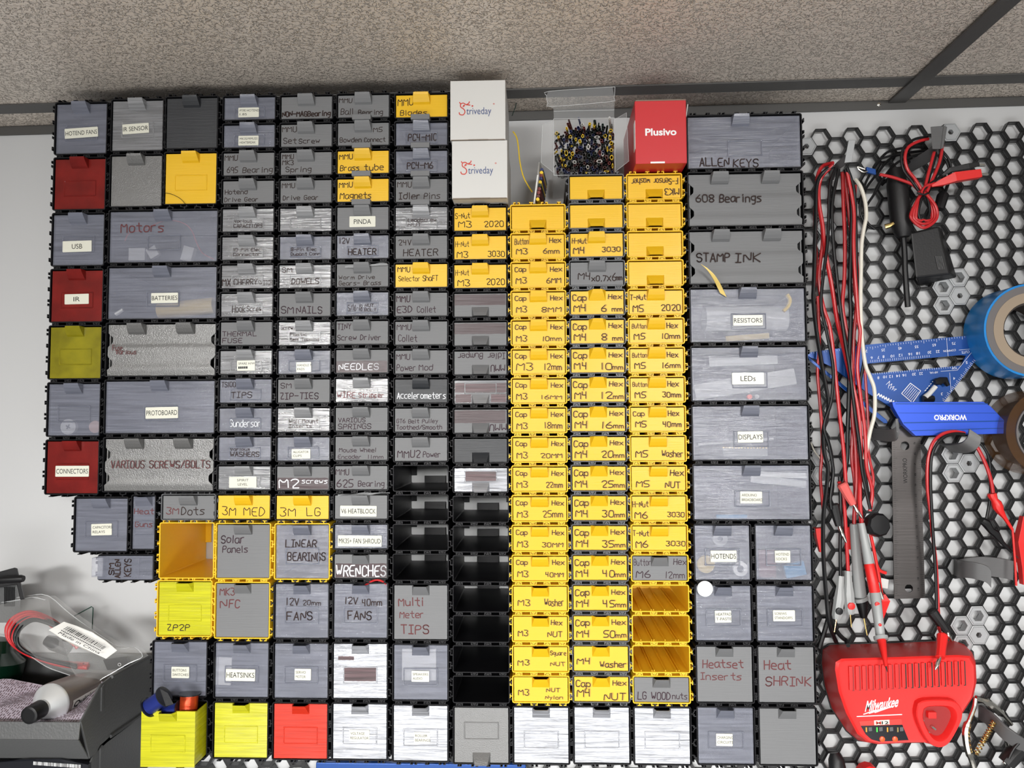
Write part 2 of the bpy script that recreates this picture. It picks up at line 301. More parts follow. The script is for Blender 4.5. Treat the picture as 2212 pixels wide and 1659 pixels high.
# ================================================================== storage drawers
XL = {1: -578, 2: -509.5, 3: -443.8, 4: -374.4, 5: -305.8, 6: -238, 7: -169, 8: -100.2, 9: -33, 10: 34.7, 11: 101.8, 12: 172, 13: 240}
DZ = {1: -3, 2: -.4, 3: 1.5, 4: 1, 5: .6, 6: 1, 7: -.2, 8: -1.8, 9: -1.2, 10: -.4, 11: -.6, 12: .2, 13: .2}
SIZE = dict(S=(64.6, 30.7), Q=(64.8, 64.3), D=(132.6, 64.3), V=(29.6, 64.3), A=(66.6, 30.2))
YF = -123.2                                      # face of a closed drawer, mm from the wall
CLIPS = dict(S=(4, 2), Q=(4, 4), D=(8, 4), V=(2, 4), A=(4, 2))
CM = {}
def casing_mesh(size, case, hollow):
    key = (size, case, hollow)
    if key in CM: return CM[key]
    W, H = SIZE[size]; mb = MB(); t = 1.3
    o = rrect(-W / 2, W / 2, 0, H, 2.4); i = rrect(-W / 2 + t, W / 2 - t, t, H - t, 1.3)
    b = .35; oo = rrect(-W / 2 + b, W / 2 - b, b, H - b, 2.1); ii = rrect(-W / 2 + t - b, W / 2 - t + b, t - b, H - t + b, 1.55)
    L = lambda p, y: [(x, y, z) for x, z in p]
    mb.loft([L(o, -2), L(o, -125 + b), L(oo, -125), L(ii, -125), L(i, -125 + b), L(i, -2)], cap=False)
    if hollow:                                   # open back: two upper posts and a low strip
        a = W / 2 - t; h = H - t
        mb.box(-a, -a + 7, -4, -2, H * .36, h); mb.box(a - 7, a, -4, -2, H * .36, h); mb.box(-W * .21, W * .21, -4, -2, t, H * .34)
    else: mb.box(-W / 2 + t, W / 2 - t, -4, -2, t, H - t)
    if case == 'yc' and size == 'S' and not hollow:
        for x in (-22, -10, -7.5, 5, 17, 20): mb.box(x - .45, x + .45, -122, -5, t, t + 1.3)
    def clip(sx, sz, dx, dz, kind):              # dovetail rail: s runs along the edge, t away from it
        def q(s0, s1, t0, t1):
            xs = sorted((sx + dx * s0 + dz * t0, sx + dx * s1 + dz * t1)); zs = sorted((sz + dz * s0 * 0 + dx * t0 * 0, 0))
            if dx: mb.box(sx + s0, sx + s1, -124.4, -3, *sorted((sz + dz * t0, sz + dz * t1)))
            else: mb.box(*sorted((sx + dz * t0, sx + dz * t1)), -124.4, -3, sz + s0, sz + s1)
        if kind == 'T': q(-.55, .55, 0, 1.7); q(-2.3, 2.3, 1.7, 2.6)
        else:
            q(-3.9, -2.9, 0, 2.6); q(2.9, 3.9, 0, 2.6); q(-2.9, -1.0, 1.75, 2.6); q(1.0, 2.9, 1.75, 2.6)
    nx, nz = CLIPS[size]; kk = 'PT' if nx > 1 else 'T'
    for j in range(nx):
        x = -W / 2 + W * ((.5 + j) / nx) + (0 if nx == 2 else (j % 2 - .5) * .8)
        clip(x, H, 1, 1, 'PT'[j % 2]); clip(x, 0, 1, -1, 'TP'[j % 2])
    for j in range(nz):
        z = H * ((.5 + j) / nz)
        clip(W / 2, z, 0, 1, 'PT'[j % 2]); clip(-W / 2, z, 0, -1, 'TP'[j % 2])
    CM[key] = mb.mesh('casing', M[case]); return CM[key]
DM = {}
def drawer_mesh(W, H, mt, cuts, flip, wavy):
    key = (W, H, mt, tuple(cuts), flip, wavy)
    if key in DM: return DM[key]
    w, h = W / 2 - 2.2, H - 4.2; z0 = 1.6; mb = MB()
    fz = (lambda z: 2 * z0 + h - z) if flip else (lambda z: z)
    B = lambda x0, x1, y0, y1, a, b: mb.box(x0, x1, y0, y1, min(fz(a), fz(b)), max(fz(a), fz(b)))
    zt, zc = z0 + h, z0 + h - 7.5
    if not wavy:
        xs = [-w] + [v for c in cuts for v in (c - 8.6, c + 8.6)] + [w]
        B(-w, w, YF, YF + 1.8, z0, zc)
        for a, b in zip(xs[::2], xs[1::2]): B(a, b, YF, YF + 1.8, zc, zt)
    else:                                        # sheet with two soft steps and scalloped ends
        n = 36; fr = []; bk = []
        for k in range(n + 1):
            u = k / n; z = z0 + h * u
            ins = 9 * max(0, 1 - abs(u - .24) / .13) + 9 * max(0, 1 - abs(u - .70) / .13)
            ins = min(ins, 5.4); yy = YF + .6 + 2.2 * math.exp(-((u - .62) / .05) ** 2) * .35 + 1.1 * (1 / (1 + math.exp(-(u - .66) * 60))) - .9 * math.exp(-((u - .12) / .09) ** 2)
            fr.append([(-w + ins, yy, z), (w - ins, yy, z)]); bk.append([(-w + ins, yy + 1.6, z), (w - ins, yy + 1.6, z)])
        mb.loft([[f[0], f[1], b[1], b[0]] for f, b in zip(fr, bk)])
    for s in (-1, 1): mb.box(*sorted((s * (w - .6), s * (w - 1.8))), YF + 3, -8, z0, z0 + h * .97)
    mb.box(-w + .6, w - .6, YF + 3, -8, z0, z0 + 1.2); mb.box(-w + .6, w - .6, -9.2, -8, z0 + 1.2, z0 + h * .97)
    DM[key] = mb.mesh('drawer', M[mt], split=30, smooth=wavy); return DM[key]
HM = {}
def handle_mesh(kind, mt, flip):
    key = (kind, mt, flip)
    if key in HM: return HM[key]
    wb, wt, hh, p = dict(std=(20, 17, 12.2, 8.5), tri=(20, 10.5, 12.6, 8.5), inv=(20, 14, 11.5, 8.5))[kind]
    pr = [(0, 0), (.18, .34), (.5, .68), (.8, .92), (1, 1)] if kind == 'std' else [(0, 0), (.33, .36), (.66, .7), (1, 1)]
    mb = MB(); fr = []
    for u, q in pr:
        hw = (wb + (wt - wb) * u ** (1.6 if kind == 'std' else 1)) / 2; z = u * hh; y = -p * q
        fr.append([(-hw, y, z), (hw, y, z), (hw - .2, y + 1.3, z), (-hw + .2, y + 1.3, z)])
    mb.loft(fr)
    for s in (-1, 1):                            # cheeks
        a = [(s * abs(f[0][0]), f[0][1] + .05, f[0][2]) for f in fr]; b = [(s * wb / 2, 0, f[0][2]) for f in fr]
        b[-1] = (s * wb / 2, 0, fr[-1][0][2] - .4)
        a2 = [(x - s * 1.1, y + .1, z) for x, y, z in a]; b2 = [(x - s * 1.1, y, z) for x, y, z in b]
        mb.loft([[p0, p1, p2, p3] for p0, p1, p2, p3 in zip(a, b, b2, a2)])
    if flip: mb.v = [(x, y, -z) for x, y, z in mb.v]
    HM[key] = mb.mesh('pull_tab', M[mt]); return HM[key]
FM = {}
def frame_mesh(w, h, mt):
    key = (w, h, mt)
    if key in FM: return FM[key]
    mb = MB(); a, b = w / 2, h / 2
    L = lambda d, y: [(x, y, z) for x, z in rrect(-a + d, a - d, -b + d, b - d, .6, 1)]
    mb.loft([L(0, .02), L(.35, -.55), L(.95, -.55), L(1.4, .02)], cap=False)
    FM[key] = mb.mesh('label_frame', M[mt]); return FM[key]
INK = dict(d='ink', p='inkp', r='inkr', w='inkw', f='inkf')
def unit(col, k, size, case, mt, label, texts=(), tape=None, handle='std', flip=False, frame=None, wavy=False, out=0, pos=None, noclear=False, dx=0, ink='d', lw=None):
    """one casing with its drawer; texts: (string, x0, x1, z0, z1[, ink]) as fractions of the drawer face; tape: (lines, x0, x1, z0, z1[, tilt])"""
    W, H = SIZE[size]
    x = (XL[col] if pos is None else pos[0]) + W / 2; z = (391.7 - 33.58 * k + DZ[col] if pos is None else pos[1]) - H
    r = thing('storage_drawer', label, 'drawer', (x, 0, z), 'storage drawers on the wall')
    link('casing', casing_mesh(size, case, False), r)
    w, h = W - 4.4, H - 4.2; z0 = 1.6; xl = -w / 2
    cuts = [] if handle is None else ([-29, 29] if wavy else [dx])
    d = link('drawer', drawer_mesh(W, H, mt, cuts, flip, wavy), r, loc=(0, -out, 0))
    for c in cuts:
        hm = handle_mesh(handle, dict(cl='clh', cs='csh').get(mt, mt), flip); hh = 12.2
        link('pull_tab', hm, d, loc=(c, YF + .3, (z0 + hh - .8) if flip else (z0 + h - hh + .8)))
    y = YF - .5 if wavy else YF
    if frame is None: frame = mt in ('cl', 'cs', 'sv', 'rd', 'yg', 'yb', 'orr') 
    if frame:
        if size in 'SA': fw, fh, fx, fz = 37.5, 13.2, 0, z0 + h * .34
        elif size == 'V': fw, fh, fx, fz = 23, 17, 0, z0 + h * .4
        elif size == 'Q': fw, fh, fx, fz = 39.5, 19.5, 0, z0 + h * .42
        else: fw, fh, fx, fz = 40, 18.5, .9, z0 + h * .385
        if flip: fz = 2 * z0 + h - fz
        link('label_frame', frame_mesh(fw, fh, dict(cl='clh', cs='csh').get(mt, mt)), d, loc=(fx, y, fz))
    if tape:
        lines, a, b, c, e = tape[:5]; tilt = tape[5] if len(tape) > 5 else 0
        A, B, C, E = xl + a * w, xl + b * w, z0 + c * h, z0 + e * h
        cx, cz = (A + B) / 2, (C + E) / 2; mb = MB(); hw, hz = (B - A) / 2, (E - C) / 2
        mb.loft([[(px, yy, pz) for px, pz in rrect(-hw, hw, -hz, hz, .5, 1)] for yy in (-.02, -.6)])
        n = len(lines); lh = 2 * hz / (n + (.55 if n > 1 else .9))
        for q, s in enumerate(lines):
            if not s: continue
            zc = hz - lh * (q + .5) - (2 * hz - lh * n) / 2; ch = lh * (.29 if n > 1 else .42)
            tw = min(2 * hw * .95, ch * 2 * (.8 if n > 1 else .72) * len(s)); tx0 = -tw / 2 if n == 1 or lines[0] in ('SPIRIT',) else -hw * .86
            printed(mb, s, tx0, tx0 + tw, zc - ch, zc + ch, -.66, 1)
        o = mb.build('paper_label', [M['paper'], M['print']], d, loc=(cx, y - .1, cz)); o.rotation_euler = (0, -math.radians(tilt), 0)
        o['label'] = 'cream label tape with printed letters'
    inks = {}
    for tx in texts:
        s, a, b, c, e = tx[:5]; ik = tx[5] if len(tx) > 5 else ink
        A, B, C, E = xl + a * w, xl + b * w, z0 + c * h, z0 + e * h
        if s[0] == '#':
            key = 'band' if s == '#' else 'bandw'; mb = inks.setdefault(key, MB()); n = 14
            top = [(A + (B - A) * q / n, E + random.uniform(-.35, .35)) for q in range(n + 1)]; bot = [(A + (B - A) * q / n, C + random.uniform(-.2, .2)) for q in range(n + 1)]
            mb.loft([[(px, y - .06, pz) for px, pz in row] for row in (bot, top)], cap=False, closed=False)
            continue
        fl = s[0] == '~'; s = s.lstrip('~')
        st = strokes(s, A, B, C, E, fl); g = mt == 'ye' and size == 'S' and case != 'black' or (mt == 'ye' and col in (8,))
        wd = lw or (1.55 if ik == 'w' else (1.0 if E - C > 7 else .8))
        if mt == 'ye' and not lw: wd = .78 if col == 9 else .9
        if size != 'S' and not lw: wd = 1.3
        if not lw: wd = max(.42, min(wd, .12 * (E - C) + .15, .21 * (B - A) / len(s)))
        mb = inks.setdefault(INK[ik], MB())
        for pl in st: ribbon(mb, pl, wd, y - .14)
        if mt == 'ye' and col in (9, 10, 11):
            gb = inks.setdefault('ghost', MB())
            for pl in st: ribbon(gb, [(px + random.uniform(.5, 1.1), pz - .1) for px, pz in pl], wd * (1.9 if col == 10 else 1.5), y - .07)
    for kx, mb in inks.items():
        o = mb.build('marker_band' if kx.startswith('band') else ('smeared_ink' if kx == 'ghost' else 'hand_lettering'), M[kx], d)
    return r
def cubby(col, k, size, case, label, hollow=True, pos=None):
    W, H = SIZE[size]
    x = (XL[col] if pos is None else pos[0]) + W / 2; z = (391.7 - 33.58 * k + DZ[col] if pos is None else pos[1]) - H
    r = thing('open_cubby', label, 'cubby', (x, 0, z), 'empty drawer casings')
    link('casing', casing_mesh(size, case, hollow), r); return r
# ---- big drawers on the left
u = unit
u(1, 0, 'Q', 'black', 'cl', 'clear square drawer labelled HOTEND FANS, top left corner', tape=(['HOTEND FANS'], .17, .84, .32, .52, 3))
u(1, 2, 'Q', 'black', 'rd', 'dark red translucent square drawer without a label, under HOTEND FANS')
u(1, 4, 'Q', 'black', 'cl', 'clear square drawer labelled USB', tape=(['USB'], .19, .77, .26, .48, 1))
u(1, 6, 'Q', 'black', 'rd', 'dark red translucent square drawer with peeling label reading IR', tape=(['IR'], .26, .74, .34, .54, 1))
u(1, 8, 'Q', 'black', 'yg', 'yellow-green translucent square drawer on the left edge')
u(1, 10, 'Q', 'black', 'cl', 'clear square drawer on the left edge with a round white disc inside')
u(1, 12, 'Q', 'black', 'rd', 'dark red translucent square drawer labelled CONNECTORS', tape=(['CONNECTORS'], .17, .83, .32, .53, 0))
u(2, 0, 'Q', 'black', 'cs', 'silvery square drawer labelled IR SENSOR', tape=(['IR SENSOR'], .2, .73, .34, .54, 3))
u(2, 2, 'Q', 'black', 'sg', 'silver glitter square drawer left of the yellow square one', frame=False)
u(3, 0, 'Q', 'black', 'bk', 'blank charcoal square drawer right of IR SENSOR', frame=False)
u(3, 2, 'Q', 'black', 'ye', 'blank yellow square drawer in the upper left block', frame=True)
u(2, 4, 'D', 'black', 'cl', 'wide clear drawer hand-lettered Motors', [('Motors', .1, .5, .6, .78, 'r')])
u(2, 6, 'D', 'black', 'cl', 'wide clear drawer labelled BATTERIES', tape=(['BATTERIES'], .4, .65, .3, .5, .5))
u(2, 8, 'D', 'black', 'sg', 'wide silver scalloped drawer with a faded red scribble at its left', [('Fuse', .05, .14, .5, .6, 'r'), ('Various', .08, .27, .42, .5, 'r')], wavy=True, lw=.7)
u(2, 10, 'D', 'black', 'cl', 'wide clear drawer labelled PROTOBOARD', tape=(['PROTOBOARD'], .37, .67, .28, .5, 1))
u(2, 12, 'D', 'black', 'sg', 'wide silver scalloped drawer with a long red handwritten line', [('VARIOUS SCREWS/BOLTS', .06, .97, .44, .58, 'r')], wavy=True, lw=.9)
# ---- low on the left
u(0, 0, 'Q', 'black', 'cl', 'clear square drawer labelled CAPACITORS RELAYS', tape=(['CAPACITORS', 'RELAYS'], .31, .71, .3, .52, 1.5), pos=(-542, -80.8))
u(0, 0, 'V', 'black', 'cl', 'narrow upright clear drawer with faded red lettering', [('Heat', .05, .95, .67, .77, 'r'), ('Guns', .1, .9, .42, .52, 'r')], pos=(-474.4, -78.4), lw=.9, handle='inv')
u(0, 0, 'S', 'dgrey', 'gy', 'grey drawer hand-lettered with a name and Dots, in a grey casing', [('3M', .06, .3, .2, .48, 'r'), ('Dots', .36, .8, .18, .5)], pos=(-439, -77.6))
u(4, 14, 'S', 'black', 'ye', 'yellow drawer hand-lettered MED', [('3M', .08, .34, .16, .52), ('MED', .5, .9, .14, .5)])
u(5, 14, 'S', 'black', 'ye', 'yellow drawer hand-lettered LG', [('3M', .06, .36, .14, .5), ('LG', .58, .84, .14, .48)])
cubby(0, 0, 'Q', 'yc', 'empty yellow square casing left of Solar Panels', True, (-440.2, -110.4))
u(4, 15, 'Q', 'yc', 'gy', 'grey square drawer hand-lettered Solar Panels, in a yellow casing', [('Solar', .07, .52, .66, .8, 'p'), ('Panels', .1, .58, .48, .6, 'p')], frame=False)
u(5, 15, 'Q', 'yc', 'cl', 'clear square drawer hand-lettered LINEAR BEARINGS, in a yellow casing', [('LINEAR', .18, .77, .58, .72), ('BEARINGS', .22, .94, .33, .48)])
u(0, 0, 'Q', 'yc', 'yb', 'bright yellow clear square drawer hand-lettered ZP2P', [('ZP2P', .16, .6, .09, .2)], pos=(-441.6, -176.4), handle='inv')
u(4, 17, 'Q', 'yc', 'gy', 'grey square drawer hand-lettered NFC, in a yellow casing', [('MK3', .06, .34, .79, .92, 'r'), ('N', .07, .2, .55, .7, 'r'), ('FC', .24, .44, .55, .7, 'r')], frame=False, handle='inv')
u(5, 17, 'Q', 'black', 'cl', 'clear square drawer hand-lettered 12V 20mm FANS', [('12V', .2, .44, .61, .74), ('20mm', .52, .86, .61, .7), ('FANS', .22, .7, .33, .48)], handle='inv')
u(6, 17, 'Q', 'black', 'cl', 'clear square drawer hand-lettered 12V 40mm FANS', [('12V', .2, .44, .63, .75), ('40mm', .53, .9, .6, .72), ('FANS', .26, .7, .34, .49)], handle='inv')
u(7, 17, 'Q', 'black', 'gy', 'grey square drawer hand-lettered Multi Meter TIPS', [('Multi', .08, .55, .62, .77, 'r'), ('Meter', .1, .56, .4, .52, 'r'), ('TIPS', .13, .65, .1, .26, 'r')], frame=False, handle='inv')
u(0, 0, 'Q', 'black', 'cl', 'clear square drawer labelled BUTTONS SWITCHES', tape=(['BUTTONS', 'SWITCHES'], .34, .68, .33, .54, -.5), pos=(-446, -244.4), handle='inv')
u(4, 19, 'Q', 'black', 'cl', 'clear square drawer labelled HEATSINKS', tape=(['HEATSINKS'], .2, .76, .3, .52, -.5), handle='inv')
u(5, 19, 'Q', 'black', 'cl', 'clear square drawer labelled SERVO MOTOR', tape=(['SERVO', 'MOTOR'], .38, .69, .33, .54, -.5), handle='inv')
u(6, 19, 'Q', 'black', 'sv', 'silver mirror-like square drawer with a dark brown inked label field', [('##', .2, .8, .31, .56), ('##', .08, .38, .7, .77)], handle='inv')
u(7, 19, 'Q', 'black', 'cl', 'clear square drawer labelled SPEAKERS AUDIO', tape=(['SPEAKERS', 'AUDIO'], .33, .66, .33, .53, -.5), handle='inv')
u(4, 21, 'Q', 'black', 'yb', 'bright yellow square drawer closed, left of the red one in the bottom row', handle='inv')
u(5, 21, 'Q', 'black', 'orr', 'bright red square drawer in the bottom row', handle='inv')
u(6, 21, 'Q', 'black', 'sv', 'silver square drawer labelled VOLTAGE REGULATOR', tape=(['VOLTAGE', 'REGULATOR'], .3, .68, .32, .53, -.5), handle='inv')
u(7, 21, 'Q', 'black', 'sv', 'silver square drawer labelled ROLLER BEARINGS', tape=(['ROLLER', 'BEARINGS'], .38, .68, .31, .52, -.5), handle='inv')
u(8, 21, 'Q', 'black', 'sg', 'silver-grey square drawer upside down, its tab at the bottom', handle='inv', flip=True, frame=True)
u(9, 21, 'Q', 'black', 'sv', 'unlabelled silver square drawer below Nut Nylon', handle='inv')
u(10, 21, 'Q', 'black', 'sv', 'unlabelled silver square drawer with a small ring mark, below Cap Hex NUT', handle='inv')
u(11, 21, 'Q', 'black', 'sv', 'unlabelled silver square drawer left of CHARGING CIRCUITS', handle='inv')
# ---- black field, columns 4 to 7
P, R_ = 'p', 'r'
u(4, 0, 'S', 'black', 'cl', 'small blue-grey drawer labelled PTFE HOTEND', tape=(['PTFE HOTEND', '1.85'], .28, .69, .1, .54), ink='d')
u(4, 1, 'S', 'black', 'cl', 'small blue-grey drawer with a two-line label ending HEATBREAK', tape=(['MK3S/MMU2S', 'HEATBREAK'], .29, .69, .08, .52))
u(4, 2, 'S', 'black', 'gy', 'small grey drawer hand-lettered 695 Bearing', [('MMU', .02, .27, .68, .92), ('695', .07, .28, .12, .38), ('Bearing', .38, .97, .12, .36)])
u(4, 3, 'S', 'black', 'gy', 'small grey drawer hand-lettered Hotend Drive Gear', [('Hotend', .04, .48, .42, .62), ('Drive Gear', .03, .7, .08, .26)])
u(4, 4, 'S', 'black', 'cs', 'small clear drawer hand-lettered Various CAPACITORS', [('Various', .23, .58, .4, .53), ('CAPACITORS', .22, .79, .17, .32)])
u(4, 5, 'S', 'black', 'cs', 'small clear drawer hand-lettered 10-Pin Elec Connector', [('10-Pin Elec', .22, .76, .37, .51), ('Connector', .22, .76, .17, .3)])
u(4, 6, 'S', 'black', 'cs', 'small clear drawer hand-lettered MX and SWITCH across its whole width', [('MX', .01, .17, .1, .42), ('CHERRY', .24, .7, .12, .38), ('SWITCH', .72, .99, .12, .34)])
u(4, 7, 'S', 'black', 'cs', 'small clear drawer hand-lettered Hook Screw', [('Hook', .22, .47, .2, .48), ('Screw', .5, .8, .22, .44)])
u(4, 8, 'S', 'black', 'gy', 'small grey drawer hand-lettered THERMAL FUSE', [('THERMAL', .03, .7, .4, .6, P), ('FUSE', .03, .42, .1, .3, P)])
u(4, 9, 'S', 'black', 'cs', 'small streaky drawer with a crossed-out label ending H/W', tape=(['SPARE H/W', '-----'], .33, .68, .13, .58, 1))
u(4, 10, 'S', 'black', 'cl', 'small blue-grey drawer hand-lettered TIPS', [('TS100', .03, .3, .68, .9), ('TIPS', .22, .62, .2, .45)])
u(4, 11, 'S', 'black', 'cl', 'small blue-grey drawer lettered in white paint pen above WASHERS', [('Gunderson', .2, .8, .2, .5, 'w')])
u(4, 12, 'S', 'black', 'cl', 'small blue-grey drawer hand-lettered Various WASHERS', [('Various', .22, .6, .42, .54), ('WASHERS', .22, .78, .17, .37)])
u(4, 13, 'S', 'black', 'cs', 'small clear drawer labelled SPIRIT LEVEL', tape=(['SPIRIT', 'LEVEL'], .21, .74, .08, .55, .5))
u(5, 0, 'S', 'black', 'gy', 'small grey drawer with heavy overwritten lettering, right of PTFE HOTEND', [('NON-MAGBearing', .02, .97, .12, .34)], lw=1.3)
u(5, 1, 'S', 'black', 'gy', 'small grey drawer hand-lettered Set Screw', [('MMU', .02, .3, .68, .92), ('Set', .05, .3, .15, .4), ('Screw', .35, .76, .15, .36)])
u(5, 2, 'S', 'black', 'gy', 'small grey drawer hand-lettered Spring', [('MMU', .03, .25, .72, .93), ('MK3', .03, .25, .45, .66), ('Spring', .1, .6, .13, .35)])
u(5, 3, 'S', 'black', 'gy', 'small grey drawer hand-lettered Drive Gear, left of Magnets', [('MMU', .03, .28, .68, .9), ('Drive Gear', .05, .75, .13, .33)])
u(5, 4, 'S', 'black', 'cs', 'small clear unlettered drawer right of Various CAPACITORS')
u(5, 5, 'S', 'black', 'cl', 'small blue-grey drawer hand-lettered 8-Pin Elec Dupont Conn', [('8-Pin Elec', .22, .72, .37, .51), ('Dupont Conn', .22, .79, .17, .3)])
u(5, 6, 'S', 'black', 'cs', 'small clear drawer hand-lettered DOWELS', [('SM', .05, .24, .7, .9), ('DOWELS', .24, .77, .17, .42)])
u(5, 7, 'S', 'black', 'gy', 'small grey drawer hand-lettered SM NAILS', [('SM', .04, .28, .13, .44, P), ('NAILS', .34, .84, .12, .42, P)])
u(5, 8, 'S', 'black', 'cs', 'small streaky drawer hand-lettered Screw Plastic Self Tapping', [('Screw', .04, .27, .68, .85), ('Plastic', .22, .54, .4, .53), ('Self Tapping', .22, .78, .17, .3)])
u(5, 9, 'S', 'black', 'cl', 'small blue-grey drawer with a faded label ending PADS', tape=(['HANDLE P', 'PADS'], .35, .64, .06, .5, .5))
u(5, 10, 'S', 'black', 'gy', 'small grey drawer hand-lettered SM ZIP-TIES', [('SM', .05, .25, .63, .85, P), ('ZIP-TIES', .04, .78, .15, .42, P)])
u(5, 11, 'S', 'black', 'cs', 'small streaky drawer hand-lettered Wall Mount Inserts', [('Wall Mount', .22, .78, .37, .53), ('Inserts', .22, .66, .16, .3)])
u(5, 12, 'S', 'black', 'cl', 'small blue-grey drawer labelled ALLIGATOR CLIPS', tape=(['ALLIGATOR', 'CLIPS'], .28, .64, .08, .5, .5))
u(5, 13, 'S', 'black', 'gy', 'small grey drawer with white M2 screws on a brown band', [('#', 0, .99, .02, .52), ('M2', .04, .42, .08, .46, 'w'), ('screws', .48, .97, .28, .48, 'w')])
u(6, 0, 'S', 'black', 'gy', 'small grey drawer hand-lettered Ball Bearing', [('MMU', .02, .27, .68, .88), ('Ball', .05, .3, .14, .4), ('Bearing', .4, .88, .12, .34)])
u(6, 1, 'S', 'black', 'gy', 'small grey drawer hand-lettered Bowden Connect', [('M5', .7, .87, .6, .8), ('Bowden', .04, .46, .15, .36), ('Connect', .52, .93, .15, .34)])
u(6, 2, 'S', 'black', 'ye', 'small yellow drawer hand-lettered Brass tube', [('MMU', .03, .29, .65, .88), ('Brass', .05, .42, .13, .37), ('tube', .52, .9, .13, .4)])
u(6, 3, 'S', 'black', 'ye', 'small yellow drawer hand-lettered Magnets', [('MMU', .03, .29, .65, .88), ('Magnets', .05, .66, .14, .42)])
u(6, 4, 'S', 'black', 'gy', 'small grey drawer with one-word white printed label below Magnets', tape=(['PINDA'], .24, .75, .12, .6))
u(6, 5, 'S', 'black', 'cl', 'small blue-grey drawer hand-lettered 12V HEATER', [('12V', .04, .24, .66, .9), ('HEATER', .22, .76, .15, .42)])
u(6, 6, 'S', 'black', 'gy', 'small grey drawer hand-lettered Worm Drive Gears Brass', [('Worm Drive', .04, .74, .34, .5), ('Gears- Brass', .04, .86, .07, .25)])
u(6, 7, 'S', 'black', 'cl', 'small blue-grey drawer hand-lettered 5/16-18 NUT BOLT', [('5/16-18', .22, .5, .2, .46), ('NUT', .55, .72, .36, .49), ('BOLT', .54, .77, .17, .3)])
u(6, 8, 'S', 'black', 'gy', 'small grey drawer hand-lettered TINY Screw Driver', [('TINY', .02, .28, .65, .9, P), ('Screw Driver', .02, .87, .17, .4, P)])
u(6, 9, 'S', 'black', 'gy', 'small grey drawer with white NEEDLES on a brown band', [('#', 0, .99, .02, .52), ('NEEDLES', .05, .82, .13, .4, 'w')])
u(6, 10, 'S', 'black', 'cs', 'small streaky drawer hand-lettered WIRE Stripper', [('WIRE', .02, .38, .17, .42, 'r'), ('Stripper', .44, .93, .18, .38, 'r')])
u(6, 11, 'S', 'black', 'gy', 'small grey drawer hand-lettered VARIOUS SPRINGS', [('VARIOUS', .05, .57, .38, .56, P), ('SPRINGS', .05, .68, .08, .3, P)])
u(6, 12, 'S', 'black', 'gy', 'small grey drawer hand-lettered Mouse Wheel Encoder 11mm', [('Mouse Wheel', .07, .78, .35, .52, P), ('Encoder', .05, .5, .06, .22, P), ('11mm', .62, .92, .06, .22, P)])
u(6, 13, 'S', 'black', 'gy', 'small grey drawer hand-lettered 625 Bearing', [('MMU', .01, .26, .62, .88, P), ('625', .03, .34, .1, .42, P), ('Bearing', .44, .94, .12, .36, P)])
u(6, 14, 'S', 'black', 'gy', 'small grey drawer labelled V6 HEATBLOCK', tape=(['V6 HEATBLOCK'], .1, .8, .1, .56, -.5))
u(6, 15, 'S', 'black', 'cl', 'small blue-grey drawer labelled FAN SHROUD', tape=(['MK3S+ FAN SHROUD'], .06, .9, .08, .55, -.5))
u(6, 16, 'S', 'black', 'gy', 'small grey drawer with white WRENCHES on a brown band', [('#', .02, .99, .02, .62), ('WRENCHES', .03, .97, .08, .52, 'w')], handle='inv')
u(7, 0, 'S', 'black', 'ye', 'small yellow drawer hand-lettered Blades', [('MMU', .03, .33, .55, .86), ('Blades', .08, .6, .1, .33)])
u(7, 1, 'S', 'black', 'cl', 'small blue-grey drawer below Blades with a glossy front', [('PC4-M10', .24, .8, .2, .5)])
u(7, 2, 'S', 'black', 'cl', 'small blue-grey drawer above Idler Pins', [('PC4-M6', .22, .72, .22, .5)])
u(7, 3, 'S', 'black', 'gy', 'small grey drawer hand-lettered Idler Pins', [('MMU', .03, .3, .65, .9), ('Idler', .06, .48, .12, .4), ('Pins', .55, .86, .12, .38)])
u(7, 4, 'S', 'black', 'cs', 'small clear drawer hand-lettered Leadscrew NUT', [('Leadscrew', .24, .79, .37, .52), ('NUT', .24, .5, .17, .31)])
u(7, 5, 'S', 'black', 'gy', 'small grey drawer hand-lettered 24V HEATER', [('24V', .06, .3, .6, .83), ('HEATER', .15, .82, .12, .42)])
u(7, 6, 'S', 'black', 'ye', 'small yellow drawer hand-lettered Selector Shaft', [('MMU', .04, .28, .68, .9), ('Selector', .06, .48, .27, .48), ('ShaFT', .53, .82, .26, .5)])
u(7, 7, 'S', 'black', 'gy', 'small grey drawer hand-lettered Collet, below Selector Shaft', [('MMU', .02, .28, .62, .9, P), ('E3D', .03, .32, .14, .42, P), ('Collet', .42, .78, .14, .4, P)])
u(7, 8, 'S', 'black', 'gy', 'small grey drawer hand-lettered Collet, above Power Mod', [('MMU', .03, .3, .64, .88, P), ('Collet', .06, .42, .14, .42, P)])
u(7, 9, 'S', 'black', 'gy', 'small grey drawer hand-lettered Power Mod', [('MMU', .02, .28, .62, .86, P), ('Power', .03, .4, .12, .38, P), ('Mod', .46, .72, .14, .4, P)])
u(7, 10, 'S', 'black', 'bk', 'small black drawer lettered Accelerometers in white', [('Accelerometers', .04, .97, .17, .44, 'w')])
u(7, 11, 'S', 'black', 'gy', 'small grey drawer hand-lettered Belt Pulley Toothed/Smooth', [('GT6 Belt Pulley', .03, .82, .37, .54, P), ('Toothed/Smooth', .03, .9, .1, .28, P)])
u(7, 12, 'S', 'black', 'gy', 'small grey drawer hand-lettered Power at the foot of its column, above the empty casings', [('MMU2', .05, .48, .14, .45, P), ('Power', .54, .88, .16, .4, P)])
for k, s in ((13, 'first'), (14, 'second'), (15, 'third'), (16, 'fourth')):
    cubby(7, k, 'S', 'black', 'empty small black casing, %s below the Power drawer and above Multi Meter TIPS' % s)
